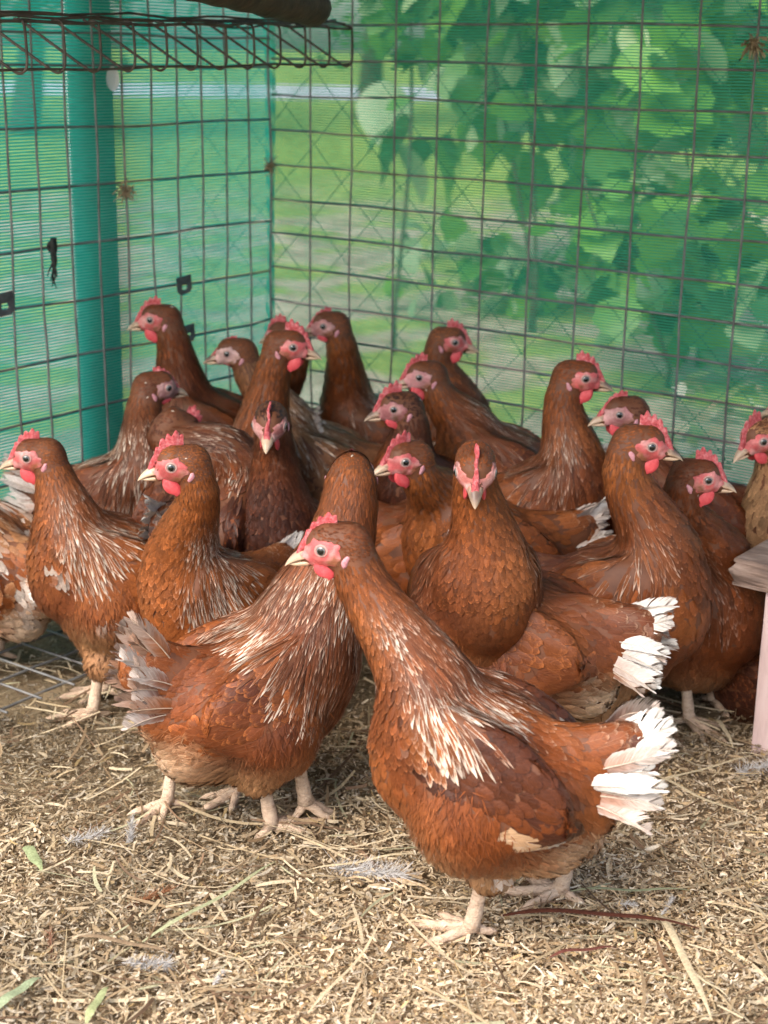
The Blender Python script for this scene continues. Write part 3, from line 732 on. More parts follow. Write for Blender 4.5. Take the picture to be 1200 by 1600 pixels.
    # colours
    base = mixc(np.tile(main, (N, 1)), dark, np.clip(0.35 + 0.75 * nA, 0, 1) * np.where(zone == 'neck', 0.6, 0.95))
    base = mixc(base, light, np.clip(0.7 * nB_ + 0.08, 0, 1) * 0.8 + np.where(zone == 'neck', 0.28, 0.0) * (1 - tn))
    base = mixc(base, light, np.clip(breast_light * front, 0, 1))
    edge = mixc(base * 1.22, np.tile(light * 1.12, (N, 1)), np.full(N, 0.35)); ew = np.full(N, 0.16) + 0.10 * r.random(N)
    # pale fringes on the hackle
    band = np.where(zone == 'neck', sstep(tn, 0.10, 0.55) * (0.06 + 0.94 * hk), 0) * streak
    band = np.clip(band * (1 + 0.8 * nB_) * r.uniform(0.2, 1.3, N), 0, 1.2)
    edge = np.where((zone == 'neck')[:, None], mixc(base * 1.25, np.tile(np.clip(light * 1.75, 0, 0.9), (N, 1)), r.uniform(0, 1, N) ** 0.9 * (0.25 + 0.75 * hk)), edge); base = np.where((zone == 'neck')[:, None], base * 0.86, base); edge = mixc(edge, lerp(CREAM, WHITE, 0.4), np.clip(band * 1.1, 0, 0.95)); ew = np.where(zone == 'neck', 0.27 + 0.30 * np.clip(band, 0, 1), ew)
    sad = np.where((zone == 'trunk'), backs * sstep(Xt[:, 0], -0.10, 0.05), 0) * streak * r.uniform(0, 1, N); edge = mixc(edge, CREAM, np.clip(sad * 0.8, 0, 0.9)); ew = ew + 0.25 * np.clip(sad, 0, 1)
    # buff fluff underneath
    bl = belly if belly is not None else BUFF
    base = mixc(base, bl, np.clip(fluffy * (0.55 + 0.4 * nA), 0, 0.9)); edge = mixc(edge, bl * 1.2, fluffy * 0.8)
    under = np.clip(sstep(-Xt[:, 0], 0.045, 0.105) * sstep(-Xt[:, 2], -0.012, 0.035) * (0.75 + 0.6 * nB_), 0, 0.9) * (zone != 'wing')
    base = mixc(base, lerp(bl, CREAM, 0.45), under); edge = mixc(edge, lerp(CREAM, WHITE, 0.4), under * 0.9)
    wmask = (zone == 'wing')
    base = np.where(wmask[:, None], mixc(base, MAHOG * 0.50, np.full(N, dark_wing) * np.clip(0.75 + 0.6 * nA, 0, 1)), base); edge = np.where(wmask[:, None], mixc(edge, MAHOG * 0.75, np.full(N, dark_wing * 0.9)), edge)
    # white flecks and patches of its own
    wp = np.clip((nA * 0.6 + nC * 0.6 - (0.85 - 0.55 * white)) * 4, 0, 1) * (white > 0) * (zone != 'head')
    base = mixc(base, lerp(BUFF, WHITE, 0.6), wp); edge = mixc(edge, WHITE, wp)
    fleck = (r.random(N) < np.where(zone == 'head', 0.003, 0)) ; base[fleck] = lerp(CREAM, WHITE, 0.5); edge[fleck] = WHITE
    base = mixc(base, lerp(ORANGE, WHITE, 0.75), np.where(zone == 'tail', sstep(-Xt[:, 0], 0.135, 0.19) * tail_white * np.clip(0.7 + nB_, 0, 1), 0)); edge = mixc(edge, CREAM, np.where(zone == 'tail', tail_white * 0.45, 0))
    vj = np.exp(r.normal(0, 1, N) * np.where(zone == 'neck', 0.22, np.where(zone == 'head', 0.2, 0.13)))[:, None]; base = base * vj; edge = np.where((zone == 'wing')[:, None] & (dark_wing < 0.3), mixc(edge, np.tile(light * 1.25, (N, 1)), np.full(N, 0.5)), edge) * vj; ew = np.where(zone == 'wing', ew + 0.08, ew)
    rnd = r.random(N)
    jit = np.where(zone == 'neck', 0.10, 0.16) + 0.35 * fluffy
    flow = nrm(flow + np.cross(Nn, flow) * (r.normal(0, 1, N) * jit)[:, None])
    L = L * r.uniform(0.85, 1.15, N); lift = lift * r.uniform(0.7, 1.4, N)
    wd = ROUND[None] * (1 - pt[:, None]) + POINT[None] * pt[:, None]; st = r.normal(0, 0.05, N)
    N6 = np.zeros((N, 5, 3, 3)); O6 = feather_rows(S, X, flow, L, W, lift, wd, V6, side_tilt=st, normals=N6)
    def sub(m): return feather_arrays(O6[m], V6, base[m], edge[m], ew[m], rnd[m], N6[m])
    nk = (zone == 'neck') | (zone == 'head'); bd = (zone == 'trunk') | (zone == 'thigh'); tl = zone == 'tail'
    link('neck_plumage', join_feathers('neck_plumage', [sub(nk)]), root, 'stuff')
    parts = [sub(bd)]
    # soft fluff strands below and round the edges
    cand = np.where(bd & ((fluffy > 0.15) | (zone == 'thigh')))[0]
    if len(cand):
        ns = {3: 4500, 2: 1100, 1: 250}[detail]; ci = r.choice(cand, ns); Xs = X[ci] + r.normal(0, 0.006, (ns, 3)); Ls = r.uniform(0.009, 0.024, ns) * k; Ws = r.uniform(0.0005, 0.0013, ns)
        fs = nrm(flow[ci] + np.cross(Nn[ci], flow[ci]) * r.normal(0, 0.45, ns)[:, None]); cb = base[ci] * np.exp(r.normal(0, 0.15, ns))[:, None] * 1.1
        N4 = np.zeros((ns, 3, 3, 3)); Of = feather_rows(S, Xs, fs, Ls, Ws, r.uniform(0.002, 0.008, ns), POINT4, V4, normals=N4); parts.append(feather_arrays(Of, V4, cb, np.clip(cb * 1.15, 0, 0.9), np.full(ns, 0.3), r.random(ns), N4))
    link('body_plumage', join_feathers('body_plumage', parts), root, 'stuff')
    # wings with their long flight feathers
    for sg, w in ((1, S.wings[0]), (-1, S.wings[1])):
        m = wmask & (np.sign(X[:, 1]) == sg)
        if m.sum() < 5: continue
        wing = link('wing', join_feathers('wing_coverts', [sub(m)]), root)
        nf = 8 if detail > 1 else 5
        for i in range(nf):
            q = i / (nf - 1); x0 = lerp(-0.010, -0.062, q); z0 = lerp(-0.014, 0.026, q)
            p0 = tp(x0, sg * 0.10, z0)[None]; p0, _ = S.project(p0, 4)
            dl = nrm((-xt - zt * lerp(0.03, 0.22, q))[None]); Lf = np.array([lerp(0.088, 0.078, q) * k]); Wf = np.array([0.020 * k])
            Nf = np.zeros((1, 5, 3, 3)); Of = feather_rows(S, p0, dl, Lf, Wf, np.array([0.0030 + 0.0006 * i]), ROUND, V6, camber=0.03, normals=Nf)
            c = lerp(main, dark, 0.35 + 0.3 * r.random()); c = lerp(c, MAHOG * 0.7, dark_wing * (q > 0.3)); e = lerp(c * 1.4, BUFF, 0.4); ewf = 0.22
            if q < 0.36 and (dark_wing > 0.3 or white > 0.4): c = lerp(BUFF, CREAM, 0.4 * r.random()); e = WHITE; ewf = 0.3
            link('flight_feather', join_feathers('flight_feather', [feather_arrays(Of, V6, c[None], np.asarray(e)[None], np.array([ewf]), r.random(1), Nf)]), wing)
    # tail: coverts, then the stiff feathers in a tented fan
    tail = link('tail', join_feathers('tail_coverts', [sub(tl)]), root) if tl.sum() > 3 else None
    if tail:
        vs = np.linspace(0, 1, 9); wdt = np.array([0.35, 0.6, 0.8, 0.92, 1.0, 1.0, 0.95, 0.72, 0.22])
        nfe = 9 if detail > 1 else 6
        for sg in (1, -1):
            for j in range(nfe):
                q = j / (nfe - 1); pa = ta - math.radians(lerp(-16, 20, q)) + r.normal(0, 0.025); la = math.radians(lerp(2, 11, q)) * sg + r.normal(0, 0.03)
                dr = np.array([-math.cos(pa) * math.cos(la), math.sin(la), math.sin(pa) * math.cos(la)])
                nl = nrm(np.array([0.05 + r.normal(0, 0.12), sg * 1.0, 0.75 - 0.5 * q + r.normal(0, 0.15)])); nl = nrm(nl - dr * (nl @ dr)); sd_ = np.cross(nl, dr)
                p0 = tr0 + tdir * 0.012 + np.array([0.0, sg * (0.003 + 0.010 * q), 0.014 - 0.040 * q]); Lf = lerp(0.100, 0.084, q ** 1.5) * r.uniform(0.86, 1.06); Wf = 0.026 * r.uniform(0.85, 1.15)
                cen = p0 + dr * (Lf * vs)[:, None] + nl * (0.0013 * j) + (np.array([0, 0, -1.0]) * (r.uniform(0.006, 0.020) * vs ** 2)[:, None]) + sd_ * (r.normal(0, 0.006) * vs ** 2)[:, None] + nl * (0.007 * np.sin(vs * 3) * r.normal(0, 1))[:, None]
                wt = np.clip(tail_white * r.uniform(0.55, 1.25), 0, 1); c = lerp(lerp(main, light, r.random()), WHITE, np.clip(wt * 1.7 - 0.75, 0, 1)); e = lerp(lerp(main, CREAM, 0.25), WHITE, np.clip(wt * 1.35 - 0.15 + r.normal(0, 0.12), 0, 1))
                link('tail_feather', barbed_feather(cen, nl, sd_, dr, Wf * wdt / 2, vs, c, e, r, lambda q_: Tc + (q_ * k) @ Rt.T), tail)

    # ---- bare parts of the head
    toL = lambda q: H + (np.asarray(q) * hsc) @ Rh.T
    fc = np.asarray(face, float)
    # comb: a serrated upright blade from the nostrils over the crown
    m = 49; t = np.linspace(0, 1, m)
    bx = lerp(0.0285, -0.006, t); bz = np.interp(t, [0, 0.25, 0.5, 0.75, 1], [-0.0005, 0.0065, 0.0125, 0.0160, 0.0175])
    env = np.interp(t, [0, 0.12, 0.35, 0.6, 0.85, 1], [0.0012, 0.0050, 0.0088, 0.0108, 0.0100, 0.0055]) * comb
    ser = np.abs(np.sin(np.pi * (t ** 0.9 * 6.4 + 0.3 * r.random()))) ** 1.1; hgt = env * (0.88 + 0.36 * ser * sstep(t, 0.15, 0.4))
    nx = np.gradient(bz); nz = -np.gradient(bx); ln = np.hypot(nx, nz); nx, nz = nx / ln, nz / ln
    nx = nx * 0.4 - 0.22 * t; prof = np.array([0, 0.3, 0.65, 0.92, 1.0]); thick = np.array([1.5, 1.0, 0.75, 0.5, 0.12]) * 0.0021
    thick0 = np.interp(t, [0, 0.15, 0.8, 1], [1.4, 1.15, 0.9, 0.6])
    rings = []
    for sgn, order in ((1, range(5)), (-1, range(4, -1, -1))):
        for a in order:
            x = bx + nx * hgt * prof[a]; z = bz - 0.002 * (prof[a] == 0) + nz * hgt * prof[a]; y = sgn * thick[a] * thick0 + comb_lean * hgt * prof[a] ** 1.5 + 0.0009 * np.sin(t * 13 + seed) * prof[a]
            rings.append(np.stack([x, y, z], -1))
    V, q = loft(np.stack(rings, 1)); link('comb', mesh_np('comb', toL(V), q[:, ::-1], 'comb'), root)
    # beak: upper and lower halves
    def beak(x0, x1, z0, zt_, w0, h0, hook, top):
        s = np.linspace(0, 1, 12); th = np.linspace(0, 2 * math.pi, 14, endpoint=False); rings = []
        for a in s:
            x = lerp(x0, x1, a); z = lerp(z0, zt_, a ** 1.5) - hook * a ** 4; w = w0 * (1 - a ** 1.6) ** 0.75 + 0.0003; hh = h0 * (1 - a ** 1.8) ** 0.8 + 0.0003
            cz = np.sin(th) * hh; cz = np.where(cz < 0, cz * (0.35 if top else 1.0), cz * (1.0 if top else 0.35))
            rings.append(np.stack([np.full(14, x), np.cos(th) * w, z + cz], -1))
        return np.stack(rings)
    up = beak(0.0195, 0.0415 - 0.002, -0.0035, -0.0068, 0.0066, 0.0062, 0.0024, True); lo = beak(0.0185, 0.0365, -0.0078, -0.0085, 0.0055, 0.0038, -0.0006, False)
    Vu, qu = loft(up); Vl, ql = loft(lo); a = np.repeat(np.linspace(0, 1, 12), 14)
    dk = np.array([0.10, 0.055, 0.05]); horn = np.array([0.62, 0.43, 0.30]); pale = np.array([0.74, 0.56, 0.40])
    topm = np.clip((Vu[:, 2] - np.interp(Vu[:, 0], [0.0195, 0.0395], [-0.0035, -0.009])) / 0.005, 0, 1)
    cu = mixc(mixc(np.tile(horn, (len(a), 1)), pale, a), dk, np.clip(beak_dark * (0.35 + 0.9 * topm) * sstep(a, 0.15, 0.5), 0, 1)); cu = mixc(cu, fc * 1.15, 1 - sstep(a, 0.05, 0.30)); cl = mixc(mixc(np.tile(horn, (len(a), 1)), pale, a), fc, 1 - sstep(a, 0.0, 0.25))
    cu = mixc(cu, np.array([0.02, 0.01, 0.01]), np.exp(-(((Vu[:, 0] - 0.0245) / 0.0016) ** 2 + ((Vu[:, 2] + 0.0008) / 0.0009) ** 2)) * (np.abs(Vu[:, 1]) > 0.003))
    link('beak', mesh_np('beak', toL(np.concatenate([Vu, Vl])), np.concatenate([qu, ql + len(Vu)]), 'beak_horn', cols={'col': np.concatenate([cu, cl])}), root)
    # face skin, eye, wattle and earlobe on each side
    for sg in (1, -1):
        nr_, nt_ = 12, 36; rr = np.linspace(0, 1, nr_); th = np.linspace(0, 2 * math.pi, nt_, endpoint=False)
        Rx = np.where(np.cos(th) > 0, 0.0150, 0.0165); Rz_ = np.where(np.sin(th) > 0, 0.0120, 0.0128)
        wob = 1 + 0.07 * np.sin(th * 5 + seed) + 0.06 * np.sin(th * 9 + 2 * seed) + 0.05 * np.sin(th * 14 + seed)
        x = 0.0095 + rr[:, None] * (np.cos(th) * Rx * wob)[None]; z = -0.0015 + rr[:, None] * (np.sin(th) * Rz_ * wob)[None]
        q = np.stack([x, np.full_like(x, sg * 0.011), z], -1).reshape(-1, 3)
        pl = toL(q); dirL = Rh[:, 1] * sg
        for _ in range(5): pl = pl - dirL[None] * np.clip(S.f(pl), -0.006, 0.006)[:, None]
        gn = nrm(S.grad(pl)); rf = np.repeat(rr, nt_)
        bmp = 0.0011 * (1 - rf ** 5) * hsc + 0.00028 * vnoise(q, seed + 7, 900, 2) - 0.0016 * sstep(rf, 0.9, 1.0)
        bmp += 0.0008 * np.exp(-(((q[:, 0] - 0.008) ** 2 + (q[:, 2] - 0.002) ** 2) / 0.0055 ** 2))
        pl = pl + gn * bmp[:, None]
        nz_ = vnoise(q, seed + 3, 420, 2)
        col = mixc(np.tile(fc, (len(q), 1)), lerp(fc, np.array([0.80, 0.50, 0.46]), 0.55), np.clip(0.25 + 0.75 * nz_, 0, 1)); col = col * (1 + 0.25 * vnoise(q, seed + 9, 250, 2))[:, None]; lowb = sstep(-q[:, 2], -0.001, 0.009) * sstep(-q[:, 0], -0.014, -0.004)
        col = mixc(col, lerp(main, BUFF, 0.35), np.clip(lowb * (0.55 + 0.8 * vnoise(q, seed + 4, 700, 2)), 0, 0.85))
        i = np.arange(nr_ - 1)[:, None] * nt_; j = np.arange(nt_)[None]; j2 = (j + 1) % nt_; qd = np.stack([i + j, i + nt_ + j, i + nt_ + j2, i + j2], -1).reshape(-1, 4)
        link('face_skin', mesh_np('face_skin', pl, qd[:, ::-1] if sg > 0 else qd, 'face_skin', cols={'col': col}), root)
        # eye
        e0 = toL(np.array([[0.0080, sg * 0.011, 0.0022]]))
        for _ in range(6): e0 = e0 - dirL[None] * np.clip(S.f(e0), -0.006, 0.006)[:, None]
        e0 = e0[0]; ax = nrm(S.grad(e0[None]))[0] * 0.75 + dirL * 0.35 + Rh[:, 0] * 0.08; ax = ax / np.linalg.norm(ax); u1 = nrm(np.cross(ax, Rh[:, 2])); u2 = np.cross(u1, ax); er = 0.0050 * hsc
        pol = np.radians([0, 10, 20, 28, 31, 38, 46, 58, 74, 95]); na = 20; tha = np.linspace(0, 2 * math.pi, na, endpoint=False)
        rg = np.stack([(e0 - ax * 0.0020 * hsc) + er * (math.cos(p) * ax + math.sin(p) * (np.cos(tha)[:, None] * u1 + np.sin(tha)[:, None] * u2)) for p in pol])
        V, q2 = loft(rg); mi = np.repeat([0, 0, 0, 0, 1, 1, 1, 1, 1], na)
        eye = link('eye', mesh_np('eye', V, q2[:, ::-1], ['pupil', 'iris'], mat_idx=mi), root)
        ring = np.stack([e0 + ax * 0.0005 * hsc + er * 0.92 * (np.cos(a_) * u1 + np.sin(a_) * u2 * 0.90) for a_ in np.linspace(0, 2 * math.pi, 25)])
        Vr, qr, tr_ = tube(ring, 0.00095 * hsc, 7, cap=False); link('eyelid', mesh_np('eyelid', Vr, qr, 'eye_rim'), eye)
        # wattle
        s = np.linspace(0, 1, 11); tw = np.linspace(0, 2 * math.pi, 14, endpoint=False); wl = 0.0180 * wattle; rings = []
        for a_ in s:
            wx_ = 0.0078 * wattle ** 0.5 * (math.sin(math.pi * min(1, 0.12 + 0.88 * a_)) ** 0.55) * (0.75 + 0.45 * a_) + 0.0002; wy = 0.0023 * (1 - a_ ** 4) + 0.0001
            rings.append(np.stack([0.0125 - 0.004 * a_ + np.cos(tw) * wx_, sg * (0.0062 + 0.003 * a_ - 0.001 * a_ ** 2) + np.sin(tw) * wy, np.full(14, -0.0085 - wl * a_) + 0.001 * np.cos(tw)], -1))
        V, q3 = loft(np.stack(rings)); link('wattle', mesh_np('wattle', toL(V), q3, 'wattle'), root)
        # earlobe
        c = toL(np.array([[-0.0078, sg * 0.013, -0.0092]])); 
        for _ in range(5): c = c - dirL[None] * np.clip(S.f(c), -0.006, 0.006)[:, None]
        th2 = np.linspace(0, 2 * math.pi, 16, endpoint=False); gx = Rh[:, 0]; gz = Rh[:, 2]; gnn = nrm(S.grad(c))[0]; rings = []
        for a_ in np.linspace(0, 1, 6): rings.append(c[0] + gnn * (0.0016 * math.sqrt(1 - a_ * a_) + 0.0001) + (np.cos(th2)[:, None] * gx * 0.0028 * (1 + 0.2 * np.sin(3 * th2 + seed))[:, None] + np.sin(th2)[:, None] * gz * 0.0044 - np.sin(th2)[:, None] * gx * 0.0020) * a_ * hsc)
        V, q4 = loft(np.stack(rings)); link('earlobe', mesh_np('earlobe', V, q4 if sg < 0 else q4[:, ::-1], 'earlobe'), root)
    return root

def hen_at(label, body, heading, eye, head_az, feet=None, **kw):
    """body, eye = (px, py, Y): where trunk centre and head show in the photograph and how far off they stand"""
    b = at(*body); e = at(*eye)
    fl = None
    if feet:
        fl = []
        for f in feet:
            d = F_ + R_ * (f[0] - CX) / FPX + U_ * (CY - f[1]) / FPX; g_ = CAMP + d * (-(EYE_H) / d[2]); fl.append((g_[0], g_[1], 0.0) + tuple(f[2:]))
    kw.setdefault('zc', b[2])
    hr = rotm(math.radians(head_az), math.radians(kw.get('head_pitch', -8)))
    side = 1 if (hr[:, 1] @ (CAMP - e)) > 0 else -1       # the eye that faces the camera is the one measured
    off = np.array([0.0095, side * 0.017, 0.0025]) if abs(hr[:, 1] @ F_) > 0.45 else np.array([0.012, 0, 0.002])
    return make_hen('hen', label, (b[0], b[1]), heading, e - hr @ off, head_az, feet=fl, **kw)
# the flock, nearest first
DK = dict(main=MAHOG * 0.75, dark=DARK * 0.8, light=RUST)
OR = dict(main=lerp(RUST, ORANGE, 0.4), dark=MAHOG * 1.2, light=ORANGE)
hen_at('nearest hen, stepping left with white-streaked neck, dark wing patch and white tail', (745, 1196, 1.27), 168, (503, 860, 1.31), 178, feet=[(875, 1408), (735, 1468)],
       pitch=19, tail_up=44, size=0.94, streak=0.88, white=0.25, tail_white=0.85, dark_wing=0.95, comb=0.8, detail=3, seed=1, wattle=0.8, head_pitch=-12, breast_light=0.12, neck_bow=0.8)
hen_at('hen seen from behind in left foreground, ragged white tail feathers, head turned away', (405, 1082, 1.50), 30, (551, 735, 1.62), 88, head_pitch=-20, comb=0.3, neck_fat=1.3, feet=[(478, 1296, 0.02), (425, 1306)],
       pitch=8, tail_up=46, size=0.94, streak=0.5, tail_white=0.36, detail=3, seed=2, belly=BUFF * 1.15, white=0.0)
hen_at('hen at the left edge facing left with white-laced brown back, full body showing', (168, 900, 1.80), 196, (42, 716, 1.79), 186, feet=[(165, 1090), (145, 1128)], streak=0.75, white=0.3, tail_white=0.5, detail=3, seed=3, **OR)
hen_at('orange hen with pale beak behind the tail of the turned-away hen, facing left', (325, 940, 1.70), 228, (268, 730, 1.60), 190, size=0.82, feet=[(262, 1268), (372, 1250)], streak=0.85, white=0.2, tail_white=0.95, tail_up=36, detail=3, seed=4, beak_dark=0.0, comb=1.25, main=lerp(RUST, ORANGE, 0.6), dark=RUST, light=ORANGE)
hen_at('large hen staring straight at the camera in the middle of the flock', (748, 940, 1.58), -80, (743, 742, 1.50), -92, size=0.80, face=(0.42, 0.13, 0.11), head_pitch=-28, pitch=26, streak=0.25, detail=3, seed=5, breast_light=0.25, beak_dark=0.7, comb=0.7)
hen_at('tall hen facing right with big red comb, white tail raised behind it', (968, 950, 1.70), -24, (1018, 698, 1.66), -8, size=1.02, pitch=20, tail_up=44, streak=0.35, tail_white=0.95, detail=2, seed=6, beak_dark=0.7, comb=1.2)
hen_at('dark red hen facing right beside the bench', (1085, 965, 1.82), -42, (1106, 750, 1.73), -6, pitch=24, detail=2, seed=7, beak_dark=0.4, streak=0.25, comb=1.1, main=lerp(RUST, MAHOG, 0.45), dark=MAHOG, light=RUST)
hen_at('hen bent away between the staring hen and nearest hen, white-tipped tail pointing right', (812, 1000, 1.60), 158, (740, 930, 1.66), 150, size=0.9, pitch=6, tail_up=18, streak=0.2, tail_white=0.8, detail=2, seed=8, **OR)
hen_at('hen facing right at the back by the netting, long smooth brown neck', (850, 800, 1.97), -20, (915, 592, 1.95), -10, pitch=24, streak=0.45, detail=2, seed=9, beak_dark=0.7)
hen_at('hen peeking left from behind the tall big-combed hen', (1060, 810, 1.95), 180, (968, 648, 1.92), 188, pitch=20, detail=1, seed=10, streak=0.1, face=(0.50, 0.20, 0.20), comb=0.7, main=lerp(RUST, MAHOG, 0.5), dark=MAHOG, light=RUST)
hen_at('chestnut hen facing left just behind the staring hen, bright pink comb', (745, 860, 1.86), 192, (633, 722, 1.78), 205, streak=0.2, detail=2, seed=11, comb=1.15, beak_dark=0.2, **OR)
hen_at('dark brown hen facing left with tall narrow comb, centre of the back rows', (680, 800, 2.03), 190, (615, 640, 2.0), 192, detail=2, seed=12, streak=0.12, comb=1.2, beak_dark=0.7, face=(0.42, 0.15, 0.15), wattle=0.7, **DK)
hen_at('hen facing left with pinkish face in front of the far right-facing hen', (780, 745, 2.14), 176, (655, 590, 2.12), 190, detail=2, seed=13, streak=0.55, face=(0.60, 0.26, 0.26), beak_dark=0.5)
hen_at('far hen facing right with open beak, red comb against the wire', (690, 700, 2.36), -50, (711, 535, 2.3), -8, detail=1, seed=14, streak=0.2)
hen_at('dark hen looking down its beak at the camera, left of centre', (432, 860, 1.90), -85, (420, 668, 1.82), -93, head_pitch=-22, pitch=24, detail=2, seed=15, streak=0.3, comb=0.65, beak_dark=0.2, face=(0.34, 0.12, 0.11), size=0.86, **DK)
hen_at('hen facing right in the left back group, head raised over its neighbours', (365, 770, 2.08), -8, (458, 543, 2.05), -8, pitch=22, detail=2, seed=16, streak=0.35, beak_dark=0.3, comb=1.15)
hen_at('young-looking hen with pale bare face and small comb facing left', (500, 740, 2.22), 178, (355, 553, 2.22), 184, detail=2, seed=17, streak=0.5, comb=0.35, wattle=0.25, face=(0.58, 0.36, 0.33), main=lerp(RUST, BUFF, 0.25), dark=RUST * 0.8, light=BUFF * 0.8, beak_dark=0.8)
hen_at('tall hen at the back centre facing left, pale-streaked upright neck', (585, 700, 2.40), 170, (505, 510, 2.35), 188, detail=1, seed=18, streak=0.6, face=(0.48, 0.20, 0.19), comb=0.6, wattle=0.6)
hen_at('tall-necked hen alone at the back left against the teal netting', (330, 690, 2.24), 170, (235, 500, 2.22), 183, detail=2, seed=19, streak=0.15, main=lerp(RUST, MAHOG, 0.4), dark=MAHOG, light=RUST, beak_dark=0.4)
hen_at('hen in the left back with pale-streaked neck, head turned away to the right', (185, 790, 2.02), -18, (262, 606, 2.06), 28, detail=2, seed=20, streak=0.85, face=(0.34, 0.15, 0.15), comb=0.6, wattle=0.5, main=lerp(RUST, MAHOG, 0.4), dark=MAHOG, light=ORANGE)
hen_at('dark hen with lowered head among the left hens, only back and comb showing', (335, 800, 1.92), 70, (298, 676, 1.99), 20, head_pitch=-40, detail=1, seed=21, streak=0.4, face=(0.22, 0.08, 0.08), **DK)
hen_at('hen mostly hidden behind the raised right-facing head, back of its crown showing', (455, 720, 2.40), 200, (425, 525, 2.33), 150, detail=1, seed=22, streak=0.2)
hen_at('hen cut off by the left edge, seen from behind, pale buff with white rump', (-30, 880, 1.92), 150, (-150, 760, 1.98), 160, detail=2, seed=23, streak=0.3, white=0.9, tail_white=0.95, tail_up=40, belly=CREAM, main=ORANGE, dark=RUST, light=BUFF)
hen_at('bent hen in the centre with only its brown and white tail showing', (676, 862, 1.92), 2, (790, 960, 1.91), -5, pitch=6, detail=1, seed=24, tail_up=52, tail_white=0.9, streak=0.2)
hen_at('buff-breasted hen at the right edge behind the bench, beak open', (1270, 840, 1.90), 185, (1192, 690, 1.86), 205, detail=2, seed=25, streak=0.2, comb=1.3, belly=CREAM, breast_light=1.0, main=ORANGE, dark=RUST, light=BUFF, head_pitch=-25)
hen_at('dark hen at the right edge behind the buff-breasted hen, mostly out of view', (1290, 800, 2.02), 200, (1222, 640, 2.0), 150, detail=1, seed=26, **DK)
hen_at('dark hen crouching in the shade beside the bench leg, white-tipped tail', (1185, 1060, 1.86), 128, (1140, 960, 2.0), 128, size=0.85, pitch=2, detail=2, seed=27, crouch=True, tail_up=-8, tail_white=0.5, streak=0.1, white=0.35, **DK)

# ------------------------------------------------------------------ wire rack under the roof beam
def rack():
    A = at(-60, 34, 1.70); Bp = at(548, 44, 2.36); Bp[2] = A[2] + (Bp[2] - A[2]); ax = nrm(Bp - A); out = np.array([-0.809, 0.588, 0.0]); dn = np.array([0, 0, -0.050])
    root = empty('wire_rack', tuple(A)); tag(root, 'rusty wire rack with looped front hanging inside the pen corner', 'rack')
    ln = np.linalg.norm(Bp - A); P = lambda s, o=0.0, z=0.0: ax * (s * ln) + out * o + np.array([0, 0, z])
    for o_, z_, r_ in ((0, 0, 0.0021), (0.012, 0.007, 0.0017), (0.03, 0.012, 0.0017), (0.075, 0.006, 0.0017), (0.11, 0.002, 0.0017)):
        wire_obj('rail', [P(-0.05, o_, z_), P(1.0 + r_ * 2, o_, z_ + rng.normal(0, 0.002))], r_, root, 'rusty_wire', 0.002)
    wire_obj('rail', [P(-0.05, 0, -0.050), P(1.0, 0, -0.050)], 0.0018, root, 'rusty_wire', 0.001)
    n = 13
    for i in range(n):
        s = (i + 0.45) / (n - 0.5); j = rng.normal(0, 0.004)
        p = [P(s, 0.012, 0.004), P(s, -0.003, 0.002), P(s, -0.005, -0.006), P(s + 0.002, -0.005, -0.040), P(s, -0.004, -0.050), P(s - 0.006, 0.002, -0.055), P(s - 0.013, 0.010, -0.050), P(s - 0.035, 0.06, -0.018), P(s - 0.05 + j, 0.10, 0.006)]
        q = np.array(p); t = np.linspace(0, len(q) - 1, 30); q = np.stack([np.interp(t, np.arange(len(q)), q[:, c]) for c in range(3)], -1)
        for _ in range(2): q[1:-1] = (q[:-2] + 2 * q[1:-1] + q[2:]) / 4
        wire_obj('loop', q, 0.0017, root, 'rusty_wire')
rack()
def beam():
    a, b = at(496, 14, 2.10), at(250, -45, 1.75); d = b - a; L_ = np.linalg.norm(d); d = d / L_
    t = np.linspace(0, 1, 24)[:, None]; p = a + d * L_ * t; rad = 0.0235 + 0.0012 * np.sin(np.arange(24) * 1.7); rad[0] = 0.0205
    V, Q, T = tube(p, rad, 14); V = V + nrm(rng.normal(size=V.shape)) * 0.0006
    o = link('roof_batten', mesh_np('roof_batten', V - a, [Q, T], 'dark_timber', smooth=True)); o.location = a; tag(o, 'dark weathered timber batten end above the wire rack', 'beam')
beam()

# ------------------------------------------------------------------ bench at the right edge
def bench():
    K = at(1145, 872, 1.72); root = empty('bench', (K[0], K[1], 0), math.atan2(UR[1], UR[0])); tag(root, 'low bench with worn grey plank top and pink-painted leg', 'bench')
    top = link('plank', box_mesh('plank', (0.45, 0.24, 0.034), 'worn_plank', 0.004, 2, 6, 0.0009), root); top.location = (0.225, 0.12, K[2] - 0.017)
    for x, y in ((0.062, 0.030), (0.40, 0.030), (0.40, 0.20), (0.062, 0.20)):
        l = link('leg', box_mesh('bench_leg', (0.045, 0.040, K[2] - 0.034), 'pink_paint', 0.003, 2, 4, 0.0004), root); l.location = (x, y, (K[2] - 0.034) / 2)
bench()

